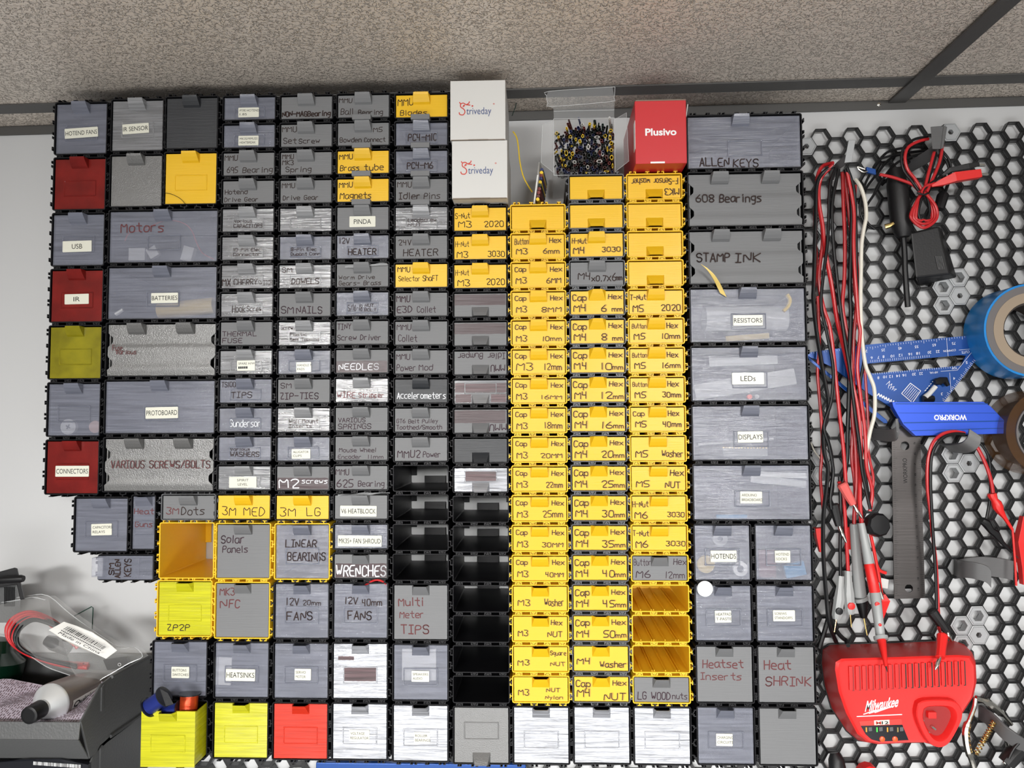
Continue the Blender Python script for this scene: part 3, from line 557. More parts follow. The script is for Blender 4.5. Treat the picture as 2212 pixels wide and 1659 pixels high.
# ---- column 8
ye = 'ye'
u(8, 4, 'S', 'black', ye, 'small yellow drawer hand-lettered S-Nut M3 2020', [('S-Nut', .02, .3, .55, .78), ('M3', .08, .33, .15, .42), ('2020', .58, .95, .15, .4)])
u(8, 5, 'S', 'black', ye, 'small yellow drawer hand-lettered H-Nut M3 3030', [('H-Nut', .02, .28, .56, .8), ('M3', .05, .26, .08, .35), ('3030', .65, .97, .1, .34)])
u(8, 6, 'S', 'black', ye, 'small yellow drawer hand-lettered H-Nut M3 2020', [('H-Nut', .02, .28, .56, .8), ('M3', .06, .3, .08, .36), ('2020', .62, .97, .12, .38)])
for k, s in ((7, 'directly under H-Nut M3 2020'), (8, 'directly above Idler Bumper')):
    u(8, k, 'S', 'black', 'gy', 'small grey upside-down drawer with a plain brown band, ' + s, [('#', .0, .99, .5, .97)], flip=True, handle='inv')
u(8, 9, 'S', 'black', 'gy', 'small grey drawer with upside-down lettering Idler Bumper', [('~Idler Bumper', .06, .97, .66, .92, P), ('~MMU', .7, .97, .12, .4, P)], flip=True, handle='inv')
u(8, 10, 'S', 'black', 'cs', 'small clear upside-down drawer smeared with brown ink over most of its front', [('##', .01, .99, .48, .88), ('##', .02, .32, .05, .4), ('##', .7, .99, .05, .4)], flip=True, handle='inv')
u(8, 11, 'S', 'black', 'gy', 'small grey upside-down drawer with a brown band and upside-down letters at its right', [('#', 0, .98, .42, .97), ('~MMU', .68, .99, .08, .36, P)], flip=True, handle='inv')
u(8, 12, 'S', 'black', 'bk', 'small charcoal upside-down drawer without lettering', flip=True, handle='inv')
u(8, 13, 'S', 'black', 'sv', 'small silver upside-down drawer with a brown inked label field', [('##', .2, .8, .45, .88)], flip=True, handle='inv')
for k, s in ((14, 'first'), (15, 'second'), (16, 'third'), (17, 'fourth'), (18, 'fifth'), (19, 'sixth'), (20, 'seventh')):
    cubby(8, k, 'S', 'black', 'empty small black casing, %s below the silver drawer with the brown inked field' % s)
# ---- yellow columns 9 to 11
def m3(k, size, s=None, w=None, z=(.16, .34)): pass
CH = [('Cap', .05, .26, .66, .86), ('Hex', .73, .95, .66, .86)]
M3 = ('M3', .07, .27, .14, .4)
u(9, 4, 'S', 'yc', ye, 'blank yellow upside-down drawer at the top of the M3 column', flip=True, handle='inv')
u(9, 5, 'S', 'yc', ye, 'yellow drawer hand-lettered Button Hex M3 6mm', [('Button', .05, .31, .6, .86), ('Hex', .72, .94, .66, .88), ('M3', .08, .29, .16, .42), ('6mm', .6, .9, .18, .4)])
for k, s, x0, z1 in ((6, '6MM', .66, .38), (7, '8MM', .56, .36), (8, '10mm', .57, .34), (9, '12mm', .6, .42), (10, '16MM', .54, .32), (11, '18mm', .6, .4), (12, '20MM', .53, .34), (13, '22mm', .62, .38), (14, '25mm', .56, .42), (15, '30MM', .54, .34), (16, '40MM', .6, .34)):
    u(9, k, 'S', 'yc', ye, 'yellow drawer hand-lettered Cap Hex M3 ' + s, CH + [M3 if k != 9 else ('M3', .07, .38, .14, .46), (s, x0, .93, .15, z1)])
u(9, 17, 'S', 'yc', ye, 'yellow drawer hand-lettered M3 Washer', [('M3', .08, .3, .2, .46), ('Washer', .58, .94, .2, .48)], handle='inv')
u(9, 18, 'S', 'yc', ye, 'yellow drawer hand-lettered Hex M3 NUT', [('Hex', .7, .9, .66, .86), ('M3', .08, .26, .2, .44), ('NUT', .63, .9, .16, .38)], handle='inv')
u(9, 19, 'S', 'yc', ye, 'yellow drawer hand-lettered Square M3 NUT', [('Square', .68, .97, .66, .84), ('M3', .07, .28, .24, .46), ('NUT', .68, .95, .22, .38)], handle='inv')
u(9, 20, 'S', 'yc', ye, 'yellow drawer hand-lettered M3 NUT Nylon', [('M3', .08, .27, .26, .5), ('NUT', .6, .85, .4, .56), ('Nylon', .58, .9, .1, .24)], handle='inv')
u(10, 3, 'S', 'dgrey', ye, 'blank yellow upside-down drawer directly under the clear box of tubes', flip=True, handle='inv')
u(10, 4, 'S', 'dgrey', ye, 'blank yellow upside-down drawer directly above H-Nut M4 3030', flip=True, handle='inv')
u(10, 5, 'S', 'dgrey', ye, 'yellow drawer hand-lettered H-Nut M4 3030', [('H-Nut', .03, .3, .58, .8), ('M4', .05, .27, .15, .42), ('3030', .6, .95, .2, .4)])
u(10, 6, 'S', 'dgrey', 'gy', 'grey drawer hand-lettered M4 x0.7 x6mm', [('M4', .14, .38, .25, .55), ('x0.7', .4, .68, .17, .4), ('x6', .7, .86, .18, .5), ('mm', .86, .98, .22, .44)], lw=1.1)
C4 = [('Cap', .03, .29, .6, .86), ('Hex', .71, .96, .66, .86), ('M4', .05, .29, .13, .42)]
for k, s in ((7, '6'), (8, '8'), (9, '10'), (10, '12'), (11, '16'), (12, '20'), (13, '25'), (14, '30'), (15, '35'), (16, '40'), (17, '45'), (18, '50')):
    u(10, k, 'S', 'dgrey', ye, 'yellow drawer hand-lettered Cap Hex M4 %smm' % s, C4 + [(s, .55 if len(s) > 1 else .58, .76 if len(s) > 1 else .67, .12, .4), ('mm', .78, .97, .12, .32)], handle='tri')
u(10, 19, 'S', 'dgrey', ye, 'yellow drawer hand-lettered M4 Washer', [('M4', .05, .3, .28, .52), ('Washer', .48, .97, .14, .38)], handle='tri')
u(10, 20, 'S', 'dgrey', ye, 'yellow drawer hand-lettered Cap Hex M4 NUT', [C4[0], C4[1], ('M4', .05, .3, .2, .5), ('NUT', .55, .94, .06, .34)], handle='tri')
u(11, 3, 'S', 'yc', ye, 'yellow drawer under the red carton with upside-down lettering', [('~F-Sensor washer', .06, .95, .62, .88), ('~MK3', .7, .97, .14, .42)], flip=True, handle='inv')
for k, s in ((4, 'first'), (5, 'second'), (6, 'third')):
    u(11, k, 'S', 'yc', ye, 'blank yellow upside-down drawer, %s below the one under the red carton' % s, flip=True, handle='inv')
u(11, 7, 'S', 'yc', ye, 'yellow drawer hand-lettered T-Nut M5 2020', [('T-Nut', .01, .31, .62, .84), ('M5', .06, .26, .1, .4), ('2020', .6, .96, .12, .38)])
for k, a, s in ((8, 'Button', '10mm'), (9, 'Button', '16mm'), (10, 'Button', '30mm'), (11, 'Cap', '40mm')):
    u(11, k, 'S', 'yc', ye, 'yellow drawer hand-lettered %s Hex M5 %s' % (a, s), [(a, .04, .31 if len(a) > 3 else .25, .64, .84), ('Hex', .7, .9, .64, .86), ('M5', .08, .28, .16, .42), (s, .6, .94, .18, .4)])
u(11, 12, 'S', 'yc', ye, 'yellow drawer hand-lettered M5 Washer', [('M5', .08, .3, .14, .42), ('Washer', .57, .97, .16, .42)])
u(11, 13, 'S', 'yc', ye, 'yellow drawer hand-lettered Hex M5 NUT', [('Hex', .72, .97, .62, .86), ('M5', .08, .32, .14, .4), ('NUT', .62, .9, .1, .36)])
u(11, 14, 'S', 'yc', ye, 'yellow drawer hand-lettered H-Nut M6 3030', [('H-Nut', .01, .3, .56, .8), ('M6', .05, .28, .08, .36), ('3030', .66, .97, .14, .34)])
u(11, 15, 'S', 'yc', ye, 'yellow drawer hand-lettered T-Nut M6 3030', [('T-Nut', .01, .3, .6, .82), ('M6', .06, .28, .12, .4), ('3030', .62, .98, .18, .38)])
u(11, 16, 'S', 'yc', 'gy', 'grey drawer hand-lettered Button Hex M6 12mm, in a yellow casing', [('Button', .02, .34, .62, .88, P), ('Hex', .76, .99, .66, .9, P), ('M6', .06, .32, .1, .4, P), ('12mm', .6, .96, .1, .36, P)], handle='inv')
for k, s in ((17, 'top'), (18, 'middle'), (19, 'bottom')): cubby(11, k, 'S', 'yc', '%s one of the three empty yellow casings with ribbed insides' % s, False)
u(11, 20, 'S', 'yc', 'gy', 'grey drawer with one long handwritten line, under the three empty yellow casings', [('LG WOOD', .06, .66, .1, .4, P), ('nuts', .7, .97, .12, .36, P)], handle='inv')
# ---- big drawers on the right
u(12, 1, 'D', 'black', 'cl', 'wide clear drawer hand-lettered ALLEN KEYS, at the top right', [('ALLEN', .1, .36, .04, .2), ('KEYS', .4, .62, .02, .17)], dx=-4)
u(12, 3, 'D', 'black', 'gy', 'wide grey scalloped drawer hand-lettered 608 Bearings', [('608', .06, .22, .46, .6), ('Bearings', .27, .64, .45, .6)], wavy=True, frame=False)
u(12, 5, 'D', 'black', 'gy', 'wide grey scalloped drawer hand-lettered STAMP INK', [('STAMP', .06, .35, .42, .58), ('INK', .4, .62, .4, .57)], wavy=True, frame=False)
u(12, 7, 'D', 'black', 'cl', 'wide clear drawer labelled RESISTORS, with tape reels inside', tape=(['RESISTORS'], .37, .63, .3, .5), dx=0)
u(12, 9, 'D', 'black', 'cl', 'wide clear drawer labelled LEDs', tape=(['LEDs'], .35, .63, .3, .52))
u(12, 11, 'D', 'black', 'cl', 'wide clear drawer labelled DISPLAYS', tape=(['DISPLAYS'], .39, .61, .32, .53, .5))
u(12, 13, 'D', 'black', 'cl', 'wide clear drawer with a two-line label ending BREADBOARD', tape=(['ARDUINO', 'BREADBOARD'], .4, .59, .3, .52, -.5))
u(12, 15, 'Q', 'black', 'cl', 'clear square drawer labelled HOTENDS, with rings inside', tape=(['HOTENDS'], .28, .76, .33, .54))
u(13, 15, 'Q', 'black', 'cl', 'clear square drawer labelled HOTEND SOCKS', tape=(['HOTEND', 'SOCKS'], .34, .62, .32, .54))
u(12, 17, 'Q', 'black', 'cl', 'clear square drawer labelled HEATPAD T-PASTE', tape=(['HEATPAD', 'T-PASTE'], .34, .64, .33, .55, 1), handle='inv')
u(13, 17, 'Q', 'black', 'cl', 'clear square drawer labelled SCREWS STANDOFFS', tape=(['SCREWS', 'STANDOFFS'], .28, .68, .36, .56), handle='inv')
u(12, 19, 'Q', 'black', 'gy', 'grey square drawer hand-lettered Heatset Inserts', [('Heatset', .1, .84, .62, .76, 'r'), ('Inserts', .06, .8, .4, .52, 'r')], frame=False, handle='inv')
u(13, 19, 'Q', 'black', 'gy', 'grey square drawer hand-lettered Heat SHRINK', [('Heat', .1, .58, .6, .76, 'r'), ('SHRINK', .12, .94, .3, .46, 'r')], frame=False, handle='inv')
u(12, 21, 'Q', 'black', 'cl', 'clear square drawer labelled CHARGING CIRCUITS', tape=(['CHARGING', 'CIRCUITS'], .32, .62, .32, .54, -.5), handle='inv')
u(13, 21, 'Q', 'black', 'gy', 'blank grey square drawer in the bottom right corner of the drawer wall', frame=False, handle='inv')
# ---- the pulled out drawer and the sideways drawer
u(0, 0, 'Q', 'black', 'yb', 'bright yellow drawer pulled out of its casing, full of wire spools', pos=(-444.6, -311.5), out=29, handle='inv')
def allen():
    r = thing('storage_drawer', 'clear drawer mounted on its side, hand-lettered SM ALLEN KEYS reading upwards', 'drawer', (-478.6, 0, -177), 'storage drawers on the wall')
    link('casing', casing_mesh('A', 'black', False), r)
    W, H = 66.6, 30.2; mb = MB()
    mb.box(-33.3 + 1, 32, YF - 3.5, YF - 1.8, 1.6, H - 2); mb.box(-31, 31, YF - 1.8, -8, 1.8, 3); mb.box(-31, 31, YF - 1.8, -8, H - 4.2, H - 3); mb.box(29.8, 31, YF - 1.8, -8, 3, H - 4.2)
    d = mb.build('drawer', M['cl'], r)
    t = MB(); prof = [(-20, -3.4), (-24, -7.5), (-30, -10.5), (-34.5, -11.5)]
    t.loft([[(x, YF + y + dy, z) for z, dy in ((6.5, 0), (H - 3.6, 0), (H - 3.6, 1.3), (6.5, 1.3))] for x, y in prof])
    for z in (5.6, H - 3.8): t.loft([[(x, YF + y + .2, z + q) for q in (0, 1)] + [(x, YF - 3.4, z + q) for q in (1, 0)] for x, y in prof])
    t.build('pull_tab', M['cl'], d)
    f = link('label_frame', frame_mesh(20, 22, 'cl'), d, loc=(7, YF - 3.5, H / 2 - .3))
    ink = MB()
    for s, za, zb, xa, xb in (('SM', 7, 20, -19, -13), ('ALLEN', 3.5, 24, -11.6, -5.8), ('KEYS', 5, 25, -.6, 7)):
        for pl in strokes(s, za, zb, -xb, -xa): ribbon(ink, [(-q, p) for p, q in pl], 1.25, YF - 3.65)
    ink.build('hand_lettering', M['ink'], d)
allen()
# spools of enamelled wire lying in the open drawer
def spool(c, axis, r, h, m, label):
    t = thing('wire_spool', label, 'spool', c, 'spools of enamelled wire'); ax = Vector(axis).normalized(); mb = MB()
    for e in (-1, 1): mb.lathe(ax * (e * h / 2 - .6), ax, [(0, r), (1.2, r)], 28)
    mb.lathe(ax * (-h / 2), ax, [(0, r * .55), (h, r * .55)], 20, cap=False)
    mb.build('reel', M['spool'], t, smooth=True)
    MB().lathe(ax * (-h / 2 + .8), ax, [(0, r * .78), (h - 1.6, r * .78)], 28).build('winding', M[m], t, smooth=True)
spool(at(338, 1516, -152), (.8, -.1, .55), 11.5, 22, 'bluewire', 'blue wire spool leaning at the left of the pulled out yellow drawer')
spool(at(371, 1535, -138.5), (1, -.05, .2), 9.5, 18, 'bluewire', 'blue wire spool half hidden behind the tab of the yellow drawer')
spool(at(408, 1519, -134), (.02, .1, 1), 12.5, 20, 'copper', 'red wire spool standing at the right in the pulled out yellow drawer')
q = [(345, 1488), (362, 1497), (375, 1521), (358, 1526)]
o = MB().loft([[at(x, y, Y) for x, y in q] for Y in (-172, -170)]).build('square_lid', M['blackt'], bevel=.3); tag(o, 'flat black square lid stuck between the wire spools', 'lid')
# ================================================================== on top of the yellow columns
def carton(name, label, cat, x0, x1, y0, y1, z0, z1, m, bev=.6, group=None):
    t = thing(name, label, cat, ((x0 + x1) / 2, y1, z0), group); w = (x1 - x0) / 2
    MB().box(-w, w, y0 - y1, 0, 0, z1 - z0).build('carton_body', M[m], t, bevel=bev); return t, w, z1 - z0
ZC8 = 391.7 - 33.58 * 4 + DZ[8] + 2.7
for q, (lb, za, zb, xa) in enumerate((('lower white carton with a red and blue wordmark, standing on the yellow drawer', ZC8, ZC8 + 67.5, -98.6), ('upper white carton with a red and blue wordmark, topmost of the two', ZC8 + 68.0, ZC8 + 138, -100.5))):
    t, w, h = carton('product_carton', lb, 'box', xa, xa + 63.5, -143, -40, za, za + (zb - za), 'card', group='white product cartons')
    y = -103.25; mb = MB()
    for pl in ([(-13.5, 9.5), (-16.5, 11.5), (-19.5, 10.5), (-19.6, 7), (-16, 4.2), (-14.8, 1), (-16.8, -2.2), (-20.6, -1.8), (-21.4, .4)], [(-19.5, 10.5), (-21, 12.4)], [(-13.5, 9.5), (-10.4, 11.2), (-9.8, 13)], [(-13.5, 9.5), (-9, 9)], [(-6.6, 7.4), (-5.6, 8), (-6.6, 8.4)], [(-17, 7), (-16.4, 8.8)], [(-15.6, 7.8), (-15.4, 9.4)]):
        ribbon(mb, [(p.x, p.z) for p in curve([(a, 0, b + h * .5 - 3) for a, b in pl], 4)], 1.1, y)
    mb.build('red_initial', M['logor'], t)
    mb = MB(); printed(mb, 'triveday', -13.2, 15.5, h * .5 - 7.6, h * .5 + 3.2, y, 0); mb.build('blue_letters', M['logob'], t)
    mb = MB()
    for pl in ([(17.5, 10), (18.6, 10.8), (19.4, 9.8), (18.4, 9), (17.5, 10)],): ribbon(mb, [(a, b + h * .5 - 3) for a, b in pl], .35, y)
    mb.build('registered_mark', M['logor'], t)
    MB().box(-w + .8, w - .8, -103.1, -101, -.05, .9).build('flap_edge', M['cardedge'], t)
    MB().box(-11, 12, -103.4, -102.6, -.05, 1.0).build('thumb_notch', M['cardedge'], t)
ZC11 = 391.7 - 33.58 * 3 + DZ[11] + 2.7
pl_ = at(1372, 285, -150).x; pr_ = at(1483, 285, -150).x
t, w, h = carton('product_carton', 'red carton with white wordmark standing at the top right', 'box', pl_, pr_, -150, -34, ZC11, ZC11 + at(1430, 217, -150).z - at(1430, 353, -150).z, 'boxred', .7)
mb = MB(); printed(mb, 'Plusivo', -17.5, 17.5, h * .44, h * .44 + 8.4, -116.3, 0, bold=.03); mb.build('white_letters', M['boxwhite'], t)
MB().box(-12, 4, -116.35, -115.8, .2, 2.1).build('white_slot', M['boxwhite'], t)
MB().box(-w - .25, -w + .1, -116.2, -104, 17, 50).build('white_side_panel', M['boxwhite'], t)
o = MB(); o.obox((-w + 1, -115.4, h), (2 * w - 1, 0, 0), (0, 1.2, 0), (0, .6, 1.6)); o.build('torn_top_edge', M['cardedge'], t)
o = MB(); o.obox((w + .1, -112, h - 17), (0, 4, 0), (1.2, 1, 0), (2.2, 0, 14)); o.build('side_flap', M['card'], t)
# clear box of heat shrink tubing
ZC10 = 391.7 - 33.58 * 3 + DZ[10] + 2.8
bx0, bx1 = at(1196, 320, -114).x, at(1328, 320, -114).x; bz1 = at(1262, 256, -114).z; bz0 = ZC10
cx = (bx0 + bx1) / 2
t = thing('clear_box', 'open clear plastic box full of coloured tubing pieces, standing on the yellow drawer', 'box', (cx, 0, bz0)); w = (bx1 - bx0) / 2; h = bz1 - bz0
mb = MB(); g = .5
mb.box(-w, w, -114, -24, 0, g); mb.box(-w, w, -114, -24, h - g, h); mb.box(-w, -w + g, -114, -24, g, h - g); mb.box(w - g, w, -114, -24, g, h - g); mb.box(-w + g, w - g, -24.5, -24, g, h - g)
mb.build('box_walls', M['pack'], t)
mb = MB()
for a, b in (((-w, 0), (w, 0)), ((-w, h), (w, h)), ((-w, 0), (-w, h)), ((w, 0), (w, h))): mb.tube([(a[0], -114.2, a[1]), (b[0], -114.2, b[1])], .38, 6)
mb.build('folded_edges', M['fold'], t)
fl = [(-w + .5, -114, h + .3), (w - .3, -114, h + .6), (w - .3, -122, h + 17), (w - 3, -128, h + 31), (-w - 6, -128, h + 27.5), (-w - 8, -125, h + 24), (-w - 7, -121, h + 14), (-w, -119, h + 10)]
mb = MB(); mb.loft([[Vector(q) for q in fl], [Vector(q) + Vector((0, .4, .1)) for q in fl]]); mb.build('lid_flap', M['pack'], t)
MB().tube([(-w + .5, -117.5, h + 8), (w - .3, -117, h + 8.5)], .3, 5).build('flap_crease', M['fold'], t)
MB().tube(curve([(w - .3, -128.2, h + 31), (-w - 4, -128.2, h + 27.5), (-w - 8, -126, h + 23), (-w - 6.5, -122, h + 15.5), (-w - 2, -120, h + 12.8), (w - 6, -122.5, h + 16), (w - 1.2, -124, h + 20), (w - .3, -128.2, h + 31)], 3), .35, 5).build('flap_rim', M['fold'], t)
for s in (-1, 1):
    q = [(s * w, -114, 3), (s * w, -114, h - 2), (s * (w + 13), -124, h - 10 if s < 0 else h + 2), (s * (w + 15), -124, 12)]
    mb = MB(); mb.loft([[Vector(v) for v in q], [Vector(v) + Vector((0, .4, 0)) for v in q]]); mb.build('side_flap', M['pack'], t)
    MB().tube([q[1], q[2], q[3], q[0]], .3, 5).build('flap_rim', M['fold'], t)
# pieces of tubing: (x, y, width, height of the mouth) read off in the photo, colour
S_ = 785 / 165
TUBES = '''y108,462,25,27 y126,502,22,20 n222,368,26,20 n232,330,18,16 n195,457,26,22 y209,412,20,22 b250,445,26,24 b332,308,18,18 b328,408,26,30 y248,500,28,28 w368,372,28,22 r388,408,22,22
y447,366,24,22 y493,382,24,24 g497,338,27,22 g540,368,14,22 g580,378,22,26 g528,418,20,22 g628,392,20,16 c672,380,24,24 w650,308,22,28 y664,436,32,28 y304,526,20,26 y345,545,24,30 y375,494,24,32
b182,526,24,26 b255,560,20,30 b186,572,14,16 b220,584,16,22 n98,574,18,22 n98,620,16,18 b398,552,26,44 k450,486,30,28 w522,504,50,24 g504,550,26,26 r566,540,28,26 n545,588,30,26 w445,532,18,18 w432,604,20,54
y606,492,28,36 y656,510,24,44 y668,566,30,32 y670,638,28,30 y672,712,30,44 y627,626,10,50 y682,800,14,46 y205,668,30,52 y270,674,28,34 y246,716,30,38 n312,640,26,30 b352,610,44,22 b330,700,28,30 k488,606,22,40
g502,670,24,30 r552,666,22,52 w580,680,22,40 n620,714,20,44 r648,772,24,30 n600,816,32,22 w546,752,52,30 g440,692,28,46 k392,724,24,46 k346,758,22,40 b360,836,20,46 w426,812,26,36 w290,760,34,28 k300,848,30,26 b232,872,24,24
c152,870,44,28 y106,655,18,18 y156,642,14,18 y152,722,14,18 y184,738,14,18 y198,798,18,22 y164,790,10,22 y140,696,10,12 k98,704,18,22 g108,752,16,20 k96,800,14,16 b112,826,14,16 g234,780,26,44 y432,872,52,16 y618,856,44,16
k150,500,20,22 k176,490,20,22 k318,452,26,28 k410,446,20,22 k436,402,18,20 g580,430,22,22 k150,560,16,18 k178,604,18,20 r115,600,12,14 k598,606,14,44 y262,598,16,14 n540,462,44,18 k470,420,20,18 k292,500,18,18 k350,470,18,18'''.split()
CN = dict(y=('yel', 'yellow'), n=('brown', 'brown'), b=('blu', 'navy blue'), w=('wht', 'white'), r=('brown', 'reddish brown'), g=('grn', 'dark green'), k=('blk', 'black'), c=('clr', 'clear'))
MATS_r = mat('reddish_tubing', (.16, .02, .016), .35); M['rdt'] = MATS_r; CN['r'] = ('rdt', 'reddish brown')
occ = []
for s in TUBES: a, b = s[1:].split(',')[:2]; occ.append((float(a), float(b)))
rt = random.Random(5)
for k in range(900):                           # the darker pieces packed in between
    a, b = rt.uniform(96, 690), rt.uniform(400, 880)
    if b < 470 and (a < 190 or a > 600): continue
    if min(math.hypot(a - x, b - y) for x, y in occ) > 23: occ.append((a, b)); TUBES.append('%s%d,%d,%d,%d' % (rt.choice('nnbbggkkk'), a, b, rt.randint(20, 27), rt.randint(20, 32)))
for q, s in enumerate(TUBES):
    c = s[0]; a, b, ww, hh = map(float, s[1:].split(','))
    px, py = 1180 + a / S_, 190 + b / S_
    Yf = (-112 + (q % 7) * 1.3 if q < 118 else -101 + (q % 5)) if 'y432' not in s and 'y618' not in s else -111
    v = at(px, py, Yf); rx_, rz_ = ww / S_ * .31, hh / S_ * .31
    ln = 30 + (q * 13 % 22); rd_ = (v + Vector((0, 1000, 0))).normalized()
    dv = (rd_ + Vector((.14 if c in 'nb' and q < 12 else .05 * (q % 3 - 1), 0, -.05 - .06 * (q % 3)))) * ln
    dv.z = min(dv.z, (at(1260, 258, -114).z - v.z) - rz_ - .5)
    n = 14; mb = MB(); L = lambda f, o, k: [v * 0 + o + Vector((rx_ * k * math.cos(2 * math.pi * j / n), 0, rz_ * k * math.sin(2 * math.pi * j / n))) for j in range(n)]
    wl = .78 if min(rx_, rz_) > 1.6 else .68
    mb.loft([L(0, dv, 1), L(0, Vector((0, 0, 0)), 1), L(0, Vector((0, 0, 0)), wl), L(0, dv, wl)], cap=False)
    o = mb.build('heat_shrink_tube', M[CN[c][0]], loc=v, smooth=True)
    tag(o, '%s piece of tubing among the many in the clear box' % CN[c][1], 'tube', 'heat shrink tubing pieces in the clear box, %s' % CN[c][1])
# flat pack standing edge-on to the left of it, and a loose yellow wire
ZC9 = 391.7 - 33.58 * 4 + DZ[9] + 2.7
b0 = at(1152, 436, -118); b1 = at(1172, 318, -70)
t = thing('tubing_pack', 'flat white card pack with coloured tube ends, standing edge-on left of the clear box', 'pack', (b0.x, 0, ZC9))
mb = MB(); mb.loft([[(0, -118, 0), (1.6, -118, 0), (6.5, -118, 34), (8.0, -70, 66), (6.6, -70, 66), (4.6, -118, 34)], [(9, -26, 0), (10.6, -26, 0), (13, -26, 34), (14, -26, 66), (12.6, -26, 66), (11.4, -26, 34)]]); mb.build('backing_card', M['card'], t)
for q, (zz, m) in enumerate(((6, 'yel'), (10, 'brown'), (15, 'rdt'), (20, 'rdt'), (25, 'grn'), (29, 'yel'), (34, 'blu'), (38, 'rdt'), (42, 'yel'), (46, 'blu'))):
    x = 4.4 + zz * .13; MB().tube([(x, -117 + zz * .35, zz), (x + 5, -60 + zz * .35, zz)], 2.1, 10).build('tube_end', M[m], t, smooth=True)
wp = [(1108, 284), (1116, 297), (1120, 320), (1123, 350), (1130, 380), (1140, 400), (1150, 415)]
o = MB().tube(curve([at(x, y, -100 + k * 4) for k, (x, y) in enumerate(wp)]), .8, 6).build('loose_wire', M['yel'], smooth=True); tag(o, 'thin yellow wire curving down right of the white cartons', 'wire')
wp = [(1106, 250), (1113, 232), (1115, 222)]
o = MB().tube(curve([at(x, y, -120) for x, y in wp]), .6, 6).build('thread_end', M['grn'], smooth=True); tag(o, 'short green thread end beside the upper white carton', 'thread')
# ================================================================== things seen inside the clear drawers or peeping out
def put(name, mb, m, label, cat, loc=(0, 0, 0), smooth=False, bevel=0):
    o = mb.build(name, M[m], smooth=smooth, bevel=bevel, loc=loc); return tag(o, label, cat)
def disc(px, py, Y, rpx, h, m, name, label, cat, hole=0):
    v = at(px, py, Y); r = (at(px + rpx, py, Y) - v).length; mb = MB()
    if hole: mb.loft([[(a, y, b) for a, b in circ(0, 0, rr, 28)] for y, rr in ((h, r), (0, r), (0, r * hole), (h, r * hole))], cap=False)
    else: mb.lathe((0, 0, 0), (0, 1, 0), [(0, r), (h, r)], 28)
    put(name, mb, m, label, cat, v, True)
YI = -119.5
def card(px0, py0, px1, py1, Y, d, m, name, label, cat, tilt=0):
    a, b = at(px0, py1, Y), at(px1, py0, Y); c = (a + b) / 2
    o = put(name, MB().box(a.x - c.x, b.x - c.x, 0, d, a.z - c.z, b.z - c.z), m, label, cat, c, bevel=.5); o.rotation_euler = (0, -math.radians(tilt), 0); return o
card(277, 535, 313, 563, YI, 7, 'pearl', 'plug_housing', 'white rectangular plug seen through the Motors drawer', 'plug')
card(318, 533, 340, 556, YI, 6, 'pearl', 'plug_housing', 'white tilted plug seen in the middle of the Motors drawer', 'plug', 30)
card(392, 532, 416, 564, YI, 8, 'pearl', 'plug_housing', 'white slanted block at the right of the Motors drawer', 'plug', -14)
put('coiled_wire', MB().tube(curve([at(x, y, YI) for x, y in [(270, 520), (280, 503), (310, 496), (345, 480), (372, 476), (400, 484), (415, 500), (425, 525), (438, 547), (462, 560)]]), .55, 6), 'red', 'thin red wire arching inside the Motors drawer', 'wire', smooth=True)
put('component', MB().tube([at(250, 679, YI), at(266, 669, YI)], 2.2, 10), 'pearl', 'small white stick in the BATTERIES drawer', 'part', smooth=True)
put('battery', MB().tube([at(345, 672, -108), at(464, 660, -108)], 10, 16), 'reel', 'yellow battery lying in the BATTERIES drawer', 'battery', smooth=True)
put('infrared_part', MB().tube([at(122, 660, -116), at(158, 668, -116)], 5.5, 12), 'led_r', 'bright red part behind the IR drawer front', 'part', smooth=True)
card(146, 774, 214, 815, -117, 6, 'yel', 'yellow_block', 'yellow block seen in the yellow-green drawer', 'block')
disc(147, 922, YI, 16.5, 5, 'pearl', 'white_disc', 'round white disc seen in a clear drawer on the left edge', 'disc')
disc(205, 922, YI, 13, 6, 'skin', 'pink_disc', 'round pinkish disc right of the white disc', 'disc')
for px, py, l, m in ((147, 922, 5, 'hdark'),): 
    o = MB().box(-3, 3, -.2, 1, -.8, .8).box(-.8, .8, -.25, 1, -3, 3); put('cross_recess', o, m, 'dark cross in the middle of the white disc', 'mark', at(px, py, YI - .1)).rotation_euler = (0, .5, 0)
put('component_reel', MB().lathe((0, 0, 0), (1, 0, 0), [(0, 15), (94, 15)], 28), 'pearl', 'pale roll lying across the RESISTORS drawer', 'roll', at(1521, 690, -103), True)
card(622, 596, 712, 622, -117, 4, 'tan', 'dowel_bundle', 'tan wooden pieces behind the DOWELS drawer front', 'dowels')
card(738, 834, 836, 868, -117, 4, 'tan', 'stripper_card', 'tan card behind the WIRE Stripper drawer front', 'card')
card(1568, 722, 1662, 735, YI, 1, 'reel', 'component_strip', 'tan strip of parts low in the RESISTORS drawer', 'strip', 4)
put('component_strip', MB().tube(curve([at(x, y, YI) for x, y in [(1692, 672), (1702, 662), (1706, 648), (1700, 636)]]), 2.6, 6), 'reel', 'curved yellow strip at the right inside the RESISTORS drawer', 'strip', smooth=True)
mb = MB(); ps = curve([at(x, y, Y) for x, y, Y in [(1521, 574, -140), (1536, 588, -139), (1548, 606, -135), (1556, 622, -130), (1563, 637, -126.6)]])
mb.loft([[q + Vector(o) for o in ((-3.9, 0, 2.2), (3.6, .6, -2.4), (3.6, 1.2, -2.4), (-3.9, .6, 2.2))] for q in ps]); put('component_strip', mb, 'reel', 'yellow curled strip sticking up out of the RESISTORS drawer', 'strip')
card(1532, 770, 1680, 790, YI, 1, 'pearl', 'plastic_bag', 'pale bag near the top of the LEDs drawer', 'bag', 2)
card(1500, 812, 1720, 848, -117, 1, 'pearl', 'plastic_bag', 'pale bag slanting across the LEDs drawer', 'bag', 9)
